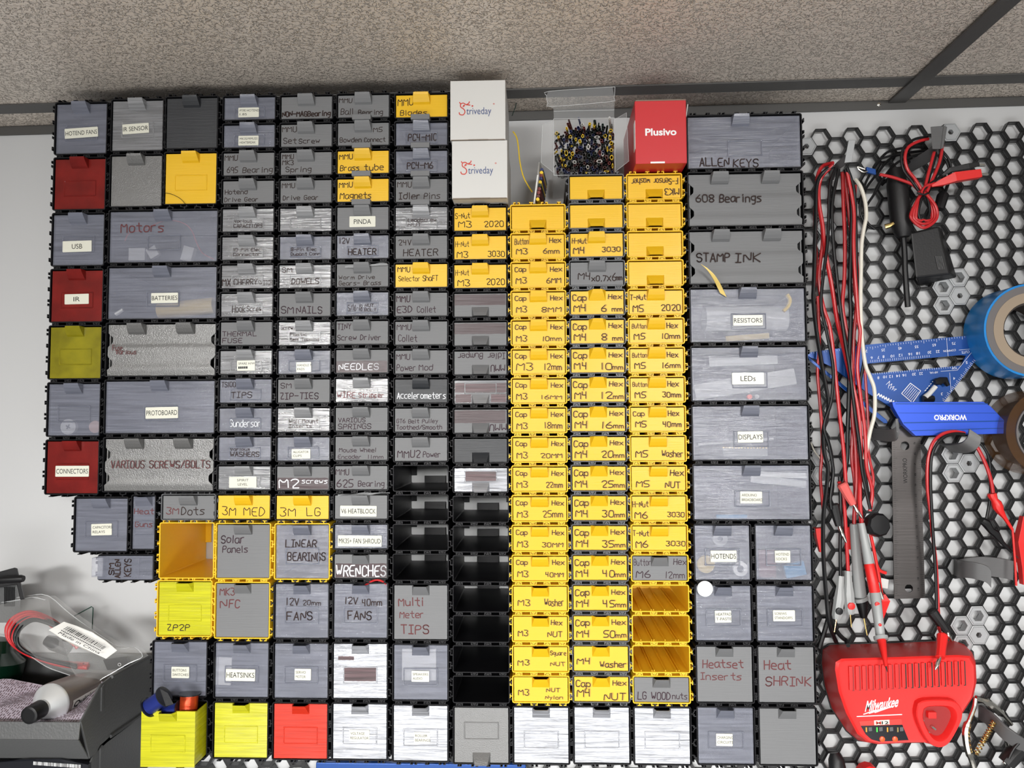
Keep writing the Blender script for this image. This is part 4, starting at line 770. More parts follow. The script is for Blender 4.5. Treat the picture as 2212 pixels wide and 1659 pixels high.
for k, (x, m, s) in enumerate(((1620, 'led_r', 'red'), (1635, 'pearl', 'milky white'))): disc(x, 857, YI, 5, 5, m, 'indicator_lamp', 'round %s diode at the bottom of the LEDs drawer' % s, 'diode')
card(1508, 951, 1672, 957, YI, 3, 'pearl', 'display_strip', 'long white strip in the DISPLAYS drawer', 'strip', 4)
card(1562, 966, 1658, 986, YI, 2, 'hgrey', 'display_board', 'grey board with a row of pins in the DISPLAYS drawer', 'board', 1)
for k in range(15): disc(1563 + k * 6.6, 967, YI - .6, 1.6, 2, 'gold', 'header_pin', 'brass pin in the row above the grey board', 'pin'); bpy.context.scene.objects[-1]['group'] = 'brass pins in the displays drawer'
card(1636, 1020, 1744, 1032, YI, 4, 'boxwhite', 'breadboard', 'white breadboard, upper one in the wide drawer', 'breadboard', -2)
card(1622, 1032, 1742, 1048, YI - .8, 4, 'pearl', 'breadboard', 'pale breadboard strip, lower one slanting in the wide drawer', 'breadboard', -6)
card(1548, 1112, 1614, 1121, YI, 4, 'blues', 'blue_board', 'blue piece along the bottom of the drawer of breadboards', 'board')
disc(1600, 1229, YI, 16, 4, 'boxwhite', 'washer_ring', 'white ring at the lower right of the HOTENDS drawer', 'ring', .5)
disc(1525, 1219, YI, 19, 4, 'reel', 'washer_ring', 'amber disc at the lower left of the HOTENDS drawer', 'ring', .18)
disc(1556, 1164, YI, 16, 4, 'hgrey', 'washer_ring', 'pale grey ring near the top of the HOTENDS drawer', 'ring', .35)
card(1640, 1188, 1676, 1248, -114, 6, 'rdt', 'silicone_sock', 'red silicone piece in the HOTEND SOCKS drawer', 'sock')
card(1696, 1216, 1740, 1246, YI, 6, 'blues', 'silicone_sock', 'light blue silicone piece in the HOTEND SOCKS drawer', 'sock', 12)
disc(1523, 1272, -130, 17, 1.2, 'pearl', 'round_sticker', 'white round disc poking up at the HEATPAD drawer', 'disc')
card(466, 1420, 500, 1480, YI, 2, 'boxwhite', 'white_card', 'white card seen at the left of the HEATSINKS drawer', 'card', -2)
put('red_wire', MB().tube(curve([at(x, y, Y) for x, y, Y in [(785, 1268, -118), (800, 1257, -124), (815, 1253, -126), (828, 1257, -124), (836, 1266, -118)]]), 1.1, 8), 'red', 'red wire loop sticking out above the 12V 40mm FANS drawer', 'wire', smooth=True)
put('stray_hair', MB().tube(curve([at(x, y, -126) for x, y in [(352, 416), (370, 419), (388, 428), (400, 440), (407, 447)]]), .3, 5), 'blk', 'thin black strand across the corner of the yellow square drawer', 'wire', smooth=True)
card(868, 1402, 942, 1470, -117, 2, 'boxwhite', 'speaker_card', 'pale card behind the SPEAKERS AUDIO front', 'card')
for k, (a, b, c, e, s) in enumerate(((745, 577, 836, 570, 'clear film edge above Worm Drive'), (730, 1070, 842, 1064, 'clear crumpled film above V6 HEATBLOCK'))):
    mb = MB(); p0, p1 = at(a, b, -128), at(c, e, -128)
    mb.loft([[p0 + (p1 - p0) * f + Vector((0, 0, o * (.9 + .6 * math.sin(k * 3 + f * 9)) + math.sin(f * 17) * .4)) + Vector((0, d, 0)) for o, d in ((-1, 0), (1, -.6), (1, -.3), (-1, .3))] for f in [i / 12 for i in range(13)]])
    put('clear_film', mb, 'film', s, 'film')
for k, row in ((0, 6), (0, 7), (1, 6), (1, 7), (2, 6), (2, 7), (3, 6), (3, 7)):
    x = XL[row] + 32; z = 391.7 - 33.58 * (k + 1) + DZ[row] + 1.4
    nm = {(0, 6): 'below Ball Bearing', (1, 6): 'below Bowden Connect', (2, 6): 'below Brass tube', (3, 6): 'below Magnets', (0, 7): 'below Blades', (1, 7): 'in the third row of the column under Blades', (2, 7): 'directly above Idler Pins', (3, 7): 'directly below Idler Pins'}[(k, row)]
    o = MB().box(-11, 11, -133, -125.3, -3, 3.2).build('drawer_stop', M['gy'], loc=(x, 0, z), bevel=.4); tag(o, 'grey clip bar across the casings ' + nm, 'clip', 'grey clip bars')
# ================================================================== honeycomb wall panel
TH = .019; HP = 23.6; HO = (454.28, 112.96)
ca, sa = math.cos(TH), math.sin(TH)
def cell(a, b):
    x, z = a * HP * .8660254, a * HP * .5 + b * HP
    return HO[0] + ca * x - sa * z, HO[1] + sa * x + ca * z
def hexa(cx, cz, r): return [(cx + r * math.cos(TH + k * math.pi / 3), cz + r * math.sin(TH + k * math.pi / 3)) for k in range(6)]
def near(px, py, Y=-12):
    v = at(px, py, Y); dx, dz = v.x - HO[0], v.z - HO[1]; x, z = ca * dx + sa * dz, -sa * dx + ca * dz
    a = x / (HP * .8660254); b = z / HP - a * .5
    best = min(((math.hypot(cell(i, j)[0] - v.x, cell(i, j)[1] - v.z), i, j) for i in range(int(a) - 2, int(a) + 3) for j in range(int(b) - 2, int(b) + 3)))
    return best[1], best[2]
mb = MB(); RO = HP / math.sqrt(3); ztop = at(1900, 285, -12).z + 6
for a in range(-16, 17):
    for b in range(-38, 22):
        x, z = cell(a, b)
        if not (318 < x < 745 and -520 < z): continue
        lim = 379 + (x - 600) * .019
        if z > lim: continue
        o = hexa(x, z, RO * .999); i = hexa(x, z, RO * .875); m = hexa(x, z, RO * .85)
        mb.loft([[(p, -13, q) for p, q in o], [(p, -13.5, q) for p, q in hexa(x, z, RO * .97)], [(p, -13.5, q) for p, q in hexa(x, z, RO * .90)], [(p, -13, q) for p, q in i], [(p, -9, q) for p, q in i], [(p, -8.2, q) for p, q in m], [(p, -5, q) for p, q in m], [(p, -5, q) for p, q in o], [(p, -13, q) for p, q in o]], cap=False)
tag(mb.build('hexagon_pegboard', M['comb']), 'black hexagonal honeycomb panel on the wall right of the drawers', 'wall panel')
mb = MB()
for a in range(-50, 0):
    for b in range(-40, 30):
        x, z = cell(a, b)
        if not (-470 < x < 317 and -545 < z < -412): continue
        o = hexa(x, z, RO * .999); m = hexa(x, z, RO * .85)
        mb.loft([[(p, y, q) for p, q in l] for l, y in ((o, -13), (m, -13), (m, -1.2), (o, -1.2), (o, -13))], cap=False)
tag(mb.build('hexagon_pegboard', M['comb']), 'black honeycomb panel peeping out below the bottom row of drawers', 'wall panel')
# inserts that sit in the cells
def insert(cells, screw, label, m='hgrey'):
    t = thing('honeycomb_insert', label, 'insert', (0, 0, 0)); mb = MB()
    for (i, j) in cells:
        x, z = cell(i, j); o = hexa(x, z, RO * .97); n = hexa(x, z, RO * .8)
        if (i, j) == screw: h = circ(x, z, 3.6, 6, TH); h2 = circ(x, z, 3.2, 6, TH)
        else: h = hexa(x, z, RO * .55); h2 = hexa(x, z, RO * .5)
        mb.loft([[(p, y, q) for p, q in l] for l, y in ((o, -13.8), (o, -15.2), (n, -15.8), (h, -15.8), (h2, -6), (n, -6), (n, -13.8))], cap=False)
        mb.loft([[(p, y, q) for p, q in hexa(x, z, RO * k)] for k, y in ((.80, -15.85), (.83, -16.3), (.86, -15.6))], cap=False)
    mb.build('insert_body', M[m], t)
    if screw:
        x, z = cell(*screw); MB().lathe((x, -9, z), (0, -1, 0), [(0, 3.1), (2, 3.1), (2.6, 2.2), (2.6, .8), (1.2, .6)], 14).build('screw', M['steel'], t, smooth=True)
def cells3(pts): return [near(*p) for p in pts]
c = cells3([(2077, 598), (2078, 638), (2044, 660), (2040, 618)]); insert(c, c[1], 'grey four-cell insert below the power brick')
c = cells3([(2062, 983), (2097, 1003), (2062, 1022)]); insert(c, c[1], 'grey three-cell insert below the blue aluminium bar')
c = cells3([(2111, 1330), (2077, 1350), (2117, 1371), (2088, 1390)]); insert(c, c[2], 'grey insert at the top right of the red charger')
c = cells3([(2058, 284)]); insert(c, c[0], 'grey one-cell insert with a screw hole at the top of the honeycomb panel')
c = cells3([(1745, 320)]); insert(c, c[0], 'grey insert beside the ALLEN KEYS drawer')
c = cells3([(1794, 490)]); insert(c, None, 'open grey insert ring behind the red and black leads')
c = cells3([(1774, 985), (1770, 1025)]); insert(c, c[0], 'pale grey two-cell insert behind the leads beside DISPLAYS')
# hooks: a strap that comes out of the wall and bends up at its end
def strap(pts, wd, th, m, label, name='wall_hook', cat='hook', wdir=(0, 0, 1)):
    """pts: path of the strap (mm); wd: width across, th: thickness"""
    P = curve(pts, 5); W = Vector(wdir).normalized() * wd; mb = MB(); loops = []
    for k, p in enumerate(P):
        t = (P[min(k + 1, len(P) - 1)] - P[max(k - 1, 0)]).normalized(); n = t.cross(W).normalized() * th
        loops.append([p, p + W, p + W + n, p + n])
    mb.loft(loops); return tag(mb.build(name, M[m], smooth=True, bevel=.4), label, cat)
a0 = at(1782, 380, -16); a1 = at(1800, 352, -60); a2 = at(1822, 335, -72); a3 = at(1838, 318, -78)
strap([at(1792, 376, -10), at(1796, 366, -30), at(1806, 352, -52), at(1826, 335, -66), at(1832, 318, -72), at(1834, 303, -73)], 9, 3, 'hdark', 'dark hook with a grey upturned tip carrying the bundle of leads', wdir=(.35, .2, -1))
o = MB(); p = at(1829, 303, -74); o.loft([[Vector(v) for v in (at(1833, 303, -75), at(1848, 302, -75), at(1840, 350, -73), at(1824, 352, -73))], [Vector(v) for v in (at(1833, 303, -73), at(1848, 302, -73), at(1840, 350, -71), at(1824, 352, -71))]])
tag(o.build('hook_tip', M['hgrey'], bevel=.4), 'light grey upturned tip of the left hook', 'hook tip')
strap([at(1952, 352, -10), at(1975, 340, -26), at(2005, 322, -46), at(2022, 306, -58)], 15, 3, 'hdark', 'black slanting hook arm carrying the black cables and red leads', wdir=(.25, .2, -1))
o = MB(); o.loft([[at(x, y, Y) for x, y in ((2010, 274), (2038, 272), (2032, 322), (2014, 322))] for Y in (-70, -58)]); o.loft([[at(x, y, Y) for x, y in ((2038, 272), (2046, 274), (2038, 320), (2032, 322))] for Y in (-69, -20)])
tag(o.build('hook_tip', M['hdark'], bevel=.6), 'dark grey squared hook end beside the one-cell insert', 'hook tip')
strap([at(1880, 925, -12), at(1900, 926, -30), at(1918, 928, -46), at(1932, 924, -58), at(1940, 912, -62), at(1940, 904, -62)], 15, 3, 'hdark', 'dark hook holding the steel ruler', wdir=(.1, .1, -1))
strap([at(2030, 960, -12), at(2050, 962, -34), at(2075, 958, -52), at(2090, 944, -58), at(2094, 926, -58)], 16, 3, 'hdark', 'grey hook under the blue bar carrying the red and black cable loop', wdir=(.75, -.2, -.6))
strap([at(2062, 1210, -12), at(2085, 1206, -26), at(2120, 1203, -30), at(2160, 1206, -32), at(2190, 1212, -34)], 24, 2, 'hdark', 'rear band of the empty double hook below the black grabber', wdir=(0, .1, -1))
strap([at(2060, 1208, -14), at(2075, 1212, -46), at(2100, 1214, -62), at(2130, 1222, -70), at(2142, 1234, -72)], 20, 2, 'hdark', 'front band of the empty double hook, curving towards the camera', wdir=(0, .1, -1))
# ================================================================== leads
def cable(pts, r, m, Y, label=None, name='test_lead', cat='cable', parent=None, n=8, sub=5):
    P = [at(p[0], p[1], p[2] if len(p) > 2 else Y) for p in pts]
    o = MB().tube(curve(P, sub), r, n).build(name if parent is None else 'wire', M[m], parent, smooth=True)
    if parent is None: tag(o, label, cat)
    return o
def banana(p0, p1, p2, parent, m, w0=4.2, w1=2.7, tipm='chrome'):
    """plug sleeve from p0 to p1 and its metal pin from p1 to p2"""
    a, b, c = Vector(p0), Vector(p1), Vector(p2); d = (b - a)
    MB().tube([a, a + d * .06, a + d * .6, b], [w0 * .8, w0, w0 * .85, w1], 10).build('plug_sleeve', M[m], parent, smooth=True)
    e = (c - b); MB().tube([b, b + e * .1, b + e * .15, b + e * .5, b + e * .85, c], [1.6, 1.6, 1.9, 2.3, 1.7, .9], 10).build('plug_pin', M[tipm], parent, smooth=True)
def lead(label, name='test_lead', cat='cable'): return thing(name, label, cat, (0, 0, 0))
LY = -48
t = lead('red lead ending in the pale red banana plug with a bright pin'); cable([(1800, 352, -60), (1776, 360), (1765, 390), (1771, 450), (1777, 520), (1769, 600), (1778, 660), (1792, 705), (1800, 760), (1806, 820), (1813, 890), (1822, 970), (1827, 1042)], 2.3, 'red', LY, parent=t); banana(at(1818, 1044, -52), at(1843, 1090, -54), at(1863, 1120, -55), t, 'pink', 6.5, 4)
t = lead('red lead running diagonally down to the large grey and red probe', 'multimeter_probe', 'probe')
cable([(1800, 356, -62), (1773, 385), (1768, 430), (1777, 490), (1783, 545), (1797, 620), (1808, 690), (1822, 750), (1836, 810), (1850, 870), (1858, 940), (1858, 1020), (1857, 1080, -52), (1861, 1132, -52)], 2.6, 'red', LY - 4, parent=t)
def seg(a, b, r0, r1, m, nm, n=14): MB().tube([a, a + (b - a) * .03, b + (a - b) * .03, b], [r0 * .93, r0, r1, r1 * .93], n).build(nm, M[m], t, smooth=True)
P0, P1, P2, P3, P4, P5, P6 = at(1860, 1130, -56), at(1877, 1218, -62), at(1890, 1280, -68), at(1902, 1374, -82), at(1904, 1382, -84), at(1914, 1440, -104), at(1917, 1452, -108)
seg(P0, P1, 4.2, 5.8, 'pgrey', 'probe_grip'); seg(P1, P2, 6, 6.4, 'redd', 'probe_band'); seg(P2, P3, 6.2, 5.2, 'pgrey', 'probe_body'); seg(P3, P4, 8, 8, 'pgrey', 'finger_guard'); seg(P4, P5, 5, 2, 'redd', 'probe_nose')
MB().tube([P5, P5 + (P6 - P5) * .3, P6], [1, .8, .2], 8).build('probe_tip', M['steel'], t, smooth=True)
for a, r in ((.25, 3), (.72, 1.9)):
    c = P2 + (P3 - P2) * a + Vector((-1, -5.9, 0)); MB().lathe(c + Vector((0, .8, 0)), (0, -1, 0), [(0, r), (.8, r * .9), (1.1, r * .4)], 14).build('red_oval', M['redd'], t, smooth=True).scale = (1, 1, 1)
t = lead('grey and black probe with a brass tip behind the red and grey one', 'multimeter_probe', 'probe')
cable([(1820, 372), (1822, 440), (1825, 520), (1824, 600), (1820, 660), (1828, 710), (1838, 760), (1841, 840), (1841, 900), (1847, 960), (1850, 1040), (1846, 1100), (1845, 1132)], 2.4, 'red', -34, parent=t)
P0, P1, P2, P3, P4 = at(1844, 1132, -36), at(1858, 1290, -40), at(1861, 1298, -40), at(1866, 1335, -42), at(1873, 1372, -44)
seg(P0, P1, 5, 7.5, 'pgrey', 'probe_grip'); seg(P1, P2, 8.6, 8.4, 'pgrey', 'finger_guard'); seg(P2, P3, 7.5, 4, 'blackr', 'probe_nose'); MB().tube([P3, P4], [1.2, .9], 8).build('probe_tip', M['gold'], t, smooth=True)
for lb, x0, m, pts in (('grey banana plug clip with a black button and brass pin', 1810, 'blackr', [(1814, 1030, -40), (1816, 1100), (1815, 1180), (1816, 1246)]), ('grey banana plug clip with a red button', 1832, 'redd', [(1812, 1040, -44), (1822, 1075), (1827, 1140), (1832, 1235)])):
    t = lead(lb, 'plug_clip', 'plug'); cable(pts, 2.2, 'red' if m == 'redd' else 'blackr', -42, parent=t)
    x, y = pts[-1][0], pts[-1][1]; dx = -6 if m == 'blackr' else 3
    a, b, c = at(x, y - 2, -42), at(x + dx * .5, y + 48, -44), at(x + dx * 1.6, y + 92, -46)
    MB().tube([a, a + (b - a) * .5, b, b + (c - b) * .8, c], [4.2, 4.6, 6.6, 6.2, 4.2], 8).build('clip_body', M['pgrey'], t, smooth=True)
    MB().lathe(b + (c - b) * .55 + Vector((0, -5.4, 0)), (0, -1, 0), [(0, 4.6), (1.2, 4), (1.6, 2)], 16).build('clip_button', M[m], t, smooth=True)
    MB().tube([c, c + (c - b) * .62], [1, .7], 8).build('clip_pin', M['gold'], t, smooth=True)
B = 'blackr'
cable([(1802, 358, -62), (1779, 372), (1764, 400), (1762, 470), (1760, 540), (1758, 610), (1757, 650), (1763, 710), (1774, 780), (1783, 830), (1789, 865), (1788, 890), (1779, 930), (1780, 975), (1788, 1010), (1786, 1050), (1779, 1110), (1778, 1180), (1781, 1240), (1786, 1300), (1792, 1350), (1806, 1386, -30)], 2.4, B, -56, 'long black lead hanging furthest left, down to the charger')
cable([(1806, 362, -58), (1793, 400), (1790, 470), (1787, 530), (1778, 600), (1774, 660), (1786, 720), (1798, 780), (1800, 820), (1795, 870), (1780, 920), (1790, 960), (1798, 1000), (1800, 1025), (1794, 1075), (1796, 1100)], 2.0, B, -58, 'black lead that crosses over the red wires beside the LEDs drawer')
cable([(1812, 366, -58), (1798, 440), (1800, 520), (1808, 600), (1816, 670), (1826, 740), (1836, 800), (1843, 860), (1850, 915), (1857, 965), (1862, 1015), (1872, 1065), (1880, 1100)], 2.1, B, -60, 'black lead running diagonally beside the thick red one')
cable([(1826, 366), (1836, 400), (1840, 460), (1838, 540), (1836, 620), (1838, 680), (1835, 760), (1834, 850), (1831, 930), (1830, 990), (1822, 1040)], 2.6, B, -40, 'straight black lead in the right half of the bundle')
cable([(1830, 362, -56), (1845, 410), (1849, 490), (1850, 560), (1853, 640), (1858, 690), (1865, 740), (1866, 780), (1858, 830), (1856, 900), (1860, 950), (1866, 1000), (1874, 1060), (1882, 1096)], 2.0, B, -46, 'black lead at the right edge of the bundle')
cable([(1824, 374), (1834, 460), (1842, 540), (1846, 620), (1850, 660), (1845, 720), (1843, 800), (1846, 870), (1842, 930), (1840, 990), (1846, 1040), (1848, 1090)], 2.2, 'red', -30, 'red lead deep in the right half of the bundle')
cable([(1830, 372), (1844, 450), (1844, 520), (1846, 580), (1850, 630), (1854, 690), (1858, 720), (1852, 790), (1858, 850), (1866, 910), (1870, 960), (1872, 1010), (1884, 1060), (1879, 1104)], 2.2, 'red', -52, 'red lead reaching the black knob')
cable([(1848, 400), (1846, 470), (1850, 540), (1856, 640), (1860, 720), (1868, 800), (1873, 870), (1875, 920), (1874, 960), (1878, 990), (1886, 1030), (1884, 1060), (1878, 1095)], 1.7, 'red', -36, 'thin red wire on the far right of the bundle')
cable([(1766, 640, -30), (1770, 740), (1766, 800), (1770, 860), (1775, 920), (1776, 960), (1774, 1000), (1772, 1030), (1775, 1070), (1778, 1100)], 1.9, 'red', -32, 'red wire hanging behind, beside the LEDs and DISPLAYS drawers')
cable([(1772, 370, -40), (1762, 430), (1760, 500), (1764, 560), (1760, 620)], 1.9, 'red', -36, 'short red loop at the upper left of the bundle')
t = lead('black banana plug with a bright pin pointing down right'); cable([(1786, 940), (1797, 985), (1798, 1030), (1793, 1070), (1800, 1092)], 1.8, B, -44, parent=t); banana(at(1800, 1088, -46), at(1812, 1136, -48), at(1828, 1172, -50), t, 'blackt', 6.4, 4.2)
cable([(1752, 956), (1758, 972), (1768, 986), (1775, 996)], .9, 'wirew', -22, 'short pale bare wire end beside the DISPLAYS drawer', cat='wire')
cable([(1774, 996), (1788, 1015), (1800, 1040), (1798, 1070)], 1.2, B, -22, 'thin black tail of the pale wire end', cat='wire')
cable([(1848, 388, -44), (1858, 402), (1866, 424), (1870, 444), (1871, 470), (1866, 495), (1861, 530), (1860, 580), (1859, 640), (1860, 700), (1864, 750), (1870, 790), (1880, 815), (1888, 838), (1890, 870), (1888, 900), (1880, 930), (1874, 960), (1867, 992)], 2.3, 'wirew', -50, 'white braided cord hanging along the leads', 'braided_cable', 'cable', sub=6)
def clip(label, pts, ws, m, name='alligator_clip'):
    t = lead(label, name, 'clip'); MB().tube([at(*p) for p in pts], ws, 4).build('clip_sleeve', M[m], t, bevel=.4); return t
clip('red alligator clip sleeve beside the HOTEND SOCKS drawer', [(1768, 1140, -26), (1770, 1160, -26), (1774, 1192, -26)], [8, 7, 3.5], 'redd')
clip('red alligator clip sleeve half hidden behind the red wire and grey probe', [(1834, 1138, -28), (1836, 1160, -28), (1834, 1186, -28)], [4.5, 5.5, 6], 'redd')
t = lead('black round knob hanging beside the grey probe', 'rubber_knob', 'knob'); MB().lathe(at(1886, 1133, -44), (.1, -1, .1), [(0, 13), (3, 14.5), (13, 14.5), (16, 12), (16.5, 3)], 9).build('knob_body', M['blackr'], t, smooth=True)
t = lead('red alligator clip with bright jaws hanging below the black knob', 'alligator_clip', 'clip'); cable([(1880, 1152), (1890, 1200), (1899, 1250), (1905, 1290)], 2.0, 'redd', -40, parent=t)
MB().tube([at(1896, 1258, -46), at(1899, 1278, -47), at(1907, 1294, -47)], [2.6, 3.2, 1.6], 6).build('clip_jaw', M['chrome'], t); MB().tube([at(1904, 1285, -40), at(1910, 1296, -40), at(1904, 1338, -38)], [5, 7, 2], 4).build('clip_sleeve', M['redd'], t)
cable([(1893, 1218), (1900, 1232), (1914, 1238)], 2.0, 'redd', -34, 'short red wire branching off to the right below the knob', cat='wire')
o = MB(); c = at(1911, 1260, -24); tag(MB().loft([[Vector(p) for p in (at(1903, 1248, -24), at(1920, 1252, -24), at(1918, 1272, -24), at(1904, 1270, -24))], [Vector(p) for p in (at(1903, 1248, -20), at(1920, 1252, -20), at(1918, 1272, -20), at(1904, 1270, -20))]]).build('plastic_tab', M['card'], bevel=.5), 'small white plastic tab left of the steel ruler', 'tab')
# adapter cables on the upper hook
t = thing('car_adapter', 'long black car charger with its cable, hanging under the hook', 'adapter', (0, 0, 0))
P = [at(1936, 365, -34), at(1937, 385, -34), at(1938, 400, -34), at(1946, 480, -36), at(1950, 500, -36), at(1951, 512, -36)]
MB().tube(P, [9, 11, 12.5, 12.5, 11, 8], 12).build('adapter_body', M['blackt'], t, smooth=True)
cable([(1951, 512), (1954, 545), (1955, 580), (1957, 610), (1959, 640), (1961, 663)], 3.6, 'blackt', -30, parent=t)
MB().tube([at(1912, 490, -40), at(1922, 487, -42), at(1931, 482, -44)], [3.5, 3.2, 2.2], 10).build('metal_jack', M['gold'], t, smooth=True)
t = thing('power_brick', 'dark grey power brick hanging under the red cable loop', 'power adapter', (0, 0, 0))
fr = [(1967, 502), (2028, 488), (2053, 592), (1978, 600)]; bk = [(1972, 507), (2034, 492), (2068, 600), (1984, 618)]
MB().loft([[at(x, y, -14) for x, y in bk], [at(x, y, -40) for x, y in fr]]).build('brick_body', M['blackt'], t, bevel=2.2)
mb = MB()
for k in range(6): a = at(2020.5 + k * 2.6, 553, -41); b = at(2027 + k * 2.6, 582, -41); mb.tube([a, b], .35, 5)
mb.build('grip_ribs', M['hdark'], t)
t = thing('cable_coil', 'coil of thin black cable hanging from the right hook', 'cable', (0, 0, 0))
cable([(1990, 318), (1950, 320), (1915, 330), (1890, 360), (1870, 395), (1858, 440), (1862, 470), (1880, 492), (1905, 492)], 1.6, B, -26, parent=t); cable([(2000, 325), (1950, 332), (1920, 345), (1895, 375), (1872, 405), (1855, 440)], 1.6, B, -22, parent=t)
cable([(2000, 330), (1940, 350), (1905, 390), (1888, 420), (1870, 450), (1872, 478), (1890, 495)], 1.6, B, -30, parent=t); cable([(2030, 320), (2050, 345), (2054, 370), (2048, 400), (2035, 430), (2020, 455), (1990, 480)], 1.6, B, -24, parent=t); cable([(2024, 325), (2045, 350), (2050, 380), (2040, 420)], 1.6, B, -20, parent=t)
cable([(2000, 338), (1960, 352), (1925, 380), (1905, 400)], 1.6, B, -18, parent=t); cable([(1886, 362), (1900, 345), (1930, 335), (1960, 330)], 1.4, B, -33, parent=t)
MB().tube([at(2040, 418, -36), at(2036, 424, -36), at(2028, 452, -36)], [6, 7, 6.4], 10).build('barrel_plug', M['blackr'], t, smooth=True)
t = thing('clip_lead', 'looped red and black lead tied in the middle, with red and black alligator clips', 'cable', (0, 0, 0))
cable([(1900, 377), (1925, 382), (1950, 390), (1970, 398), (1983, 410), (1988, 416)], 1.9, 'red', -52, parent=t)
cable([(2006, 300), (1985, 305), (1962, 318), (1955, 340), (1960, 365), (1975, 385), (1988, 405), (1993, 416)], 1.9, 'red', -56, parent=t); cable([(2004, 296), (1978, 300), (1955, 315), (1947, 340), (1952, 368), (1970, 392), (1984, 412)], 1.7, B, -54, parent=t)
cable([(2018, 328), (2012, 350), (2004, 380), (1998, 405), (1995, 416)], 1.9, 'red', -56, parent=t); cable([(2036, 312), (2032, 340), (2024, 365), (2012, 392), (2002, 415)], 1.9, 'red', -58, parent=t); cable([(2038, 330), (2030, 362), (2018, 388), (2006, 410)], 1.7, B, -55, parent=t); cable([(2023, 330), (2016, 355), (2008, 382), (2001, 408)], 1.7, B, -53, parent=t)
for k, (w_, b_) in enumerate(((26, 492), (21, 484), (16, 476))): cable([(1992, 418), (1984, 428), (1995 - w_, 458), (1996 - w_, 474), (1995, b_), (1996 + w_, 474), (1996 + w_, 448), (2005, 424), (1996, 416)], 1.9, 'red', -56 + k * 2, parent=t)
cable([(1994, 418), (1990, 432), (1984, 458), (1988, 474), (1998, 476), (2008, 460), (2006, 436), (2000, 420)], 1.7, B, -52, parent=t)
cable([(1990, 418), (1996, 406), (2010, 398), (2030, 395)], 1.9, 'red', -60, parent=t); cable([(1992, 416), (2000, 404), (2020, 390), (2040, 376)], 1.7, B, -60, parent=t)
MB().tube(curve([at(x, y, -63) for x, y in [(1981, 416), (1988, 419), (1998, 420), (2005, 417)]], 4), 1.2, 6).build('cable_tie', M['blackr'], t)
MB().obox(at(1873, 372, -54), at(1893, 377, -54) - at(1873, 372, -54), (0, 4, 0), at(1871, 364, -54) - at(1872, 376, -54)).build('terminal_sleeve', M['blue'], t, bevel=.6)
MB().tube(curve([at(x, y, -54) for x, y in [(1874, 370), (1866, 372), (1856, 367), (1852, 361), (1858, 362), (1868, 366)]], 4), .9, 6).build('spade_terminal', M['chrome'], t, smooth=True)
for m, pts, ws, tip in (('redd', [(2012, 402, -60), (2035, 394, -61), (2060, 384, -62), (2116, 376, -62)], [1.8, 6, 8, 7], [(2116, 377, -62), (2134, 377, -62)]), ('blackt', [(2034, 380, -60), (2050, 368, -60), (2090, 360, -60), (2114, 355, -60)], [2, 4.2, 5, 3.2], [(2112, 357, -60), (2127, 357, -60)])):
    MB().tube([at(*p) for p in pts], ws, 4).build('clip_sleeve', M[m], t, bevel=.5); MB().tube([at(*p) for p in tip], [2, 1.6], 6).build('clip_jaw', M['chrome'], t)
# loop over the lower hook
t = thing('grabber_lead', 'red and black cable loop with mini grabbers and banana plugs on the right hook', 'cable', (0, 0, 0))
cable([(2084, 936), (2060, 932), (2035, 938), (2016, 955), (2006, 985), (2003, 1020), (2004, 1060), (2009, 1100), (2015, 1160), (2022, 1220), (2026, 1300), (2028, 1360)], 2.0, 'red', -56, parent=t); cable([(2084, 938), (2062, 937), (2040, 944), (2022, 962), (2012, 990), (2010, 1040), (2012, 1090), (2016, 1160), (2021, 1240), (2023, 1316)], 1.9, B, -58, parent=t)
cable([(2098, 950), (2112, 968), (2128, 1000), (2140, 1035), (2145, 1065)], 2.2, 'red', -50, parent=t); cable([(2100, 946), (2120, 960), (2136, 990), (2140, 1040), (2138, 1080), (2131, 1120)], 1.7, B, -40, parent=t)
MB().tube([at(2142, 1066, -50), at(2143, 1070, -50), at(2148, 1080, -50), at(2152, 1086, -50), at(2156, 1096, -50), at(2160, 1104, -50), at(2170, 1118, -50), at(2187, 1144, -48)], [5, 5.4, 4, 5.6, 6, 4.6, 2.4, 1.6], 10).build('grabber_body', M['redd'], t, smooth=True)
cable([(2187, 1142), (2190, 1180), (2193, 1220), (2195, 1265)], 1.3, 'redd', -48, parent=t)
MB().tube([at(2120, 1124, -40), at(2130, 1130, -40), at(2140, 1145, -40), at(2150, 1152, -40), at(2165, 1172, -40), at(2185, 1192, -40)], [4.4, 5.4, 4, 5, 2.6, 1.8], 10).build('grabber_body', M['blackr'], t, smooth=True)
cable([(2184, 1190), (2200, 1206), (2212, 1218)], .6, 'steel', -40, parent=t)
banana(at(2011, 1318, -58), at(2045, 1364, -60), at(2056, 1386, -60), t, 'blackt', 6.5, 4.4); banana(at(2036, 1370, -84), at(2031, 1420, -100), at(2020, 1447, -104), t, 'redd', 6, 5)
cable([(2028, 1356, -62), (2033, 1374, -82)], 1.8, 'red', -70, parent=t)
clip('red clip sleeve cut off by the right edge', [(2214, 1116, -40), (2204, 1170, -40), (2212, 1225, -40), (2214, 1262, -40)], [6, 8, 7, 6], 'redd')
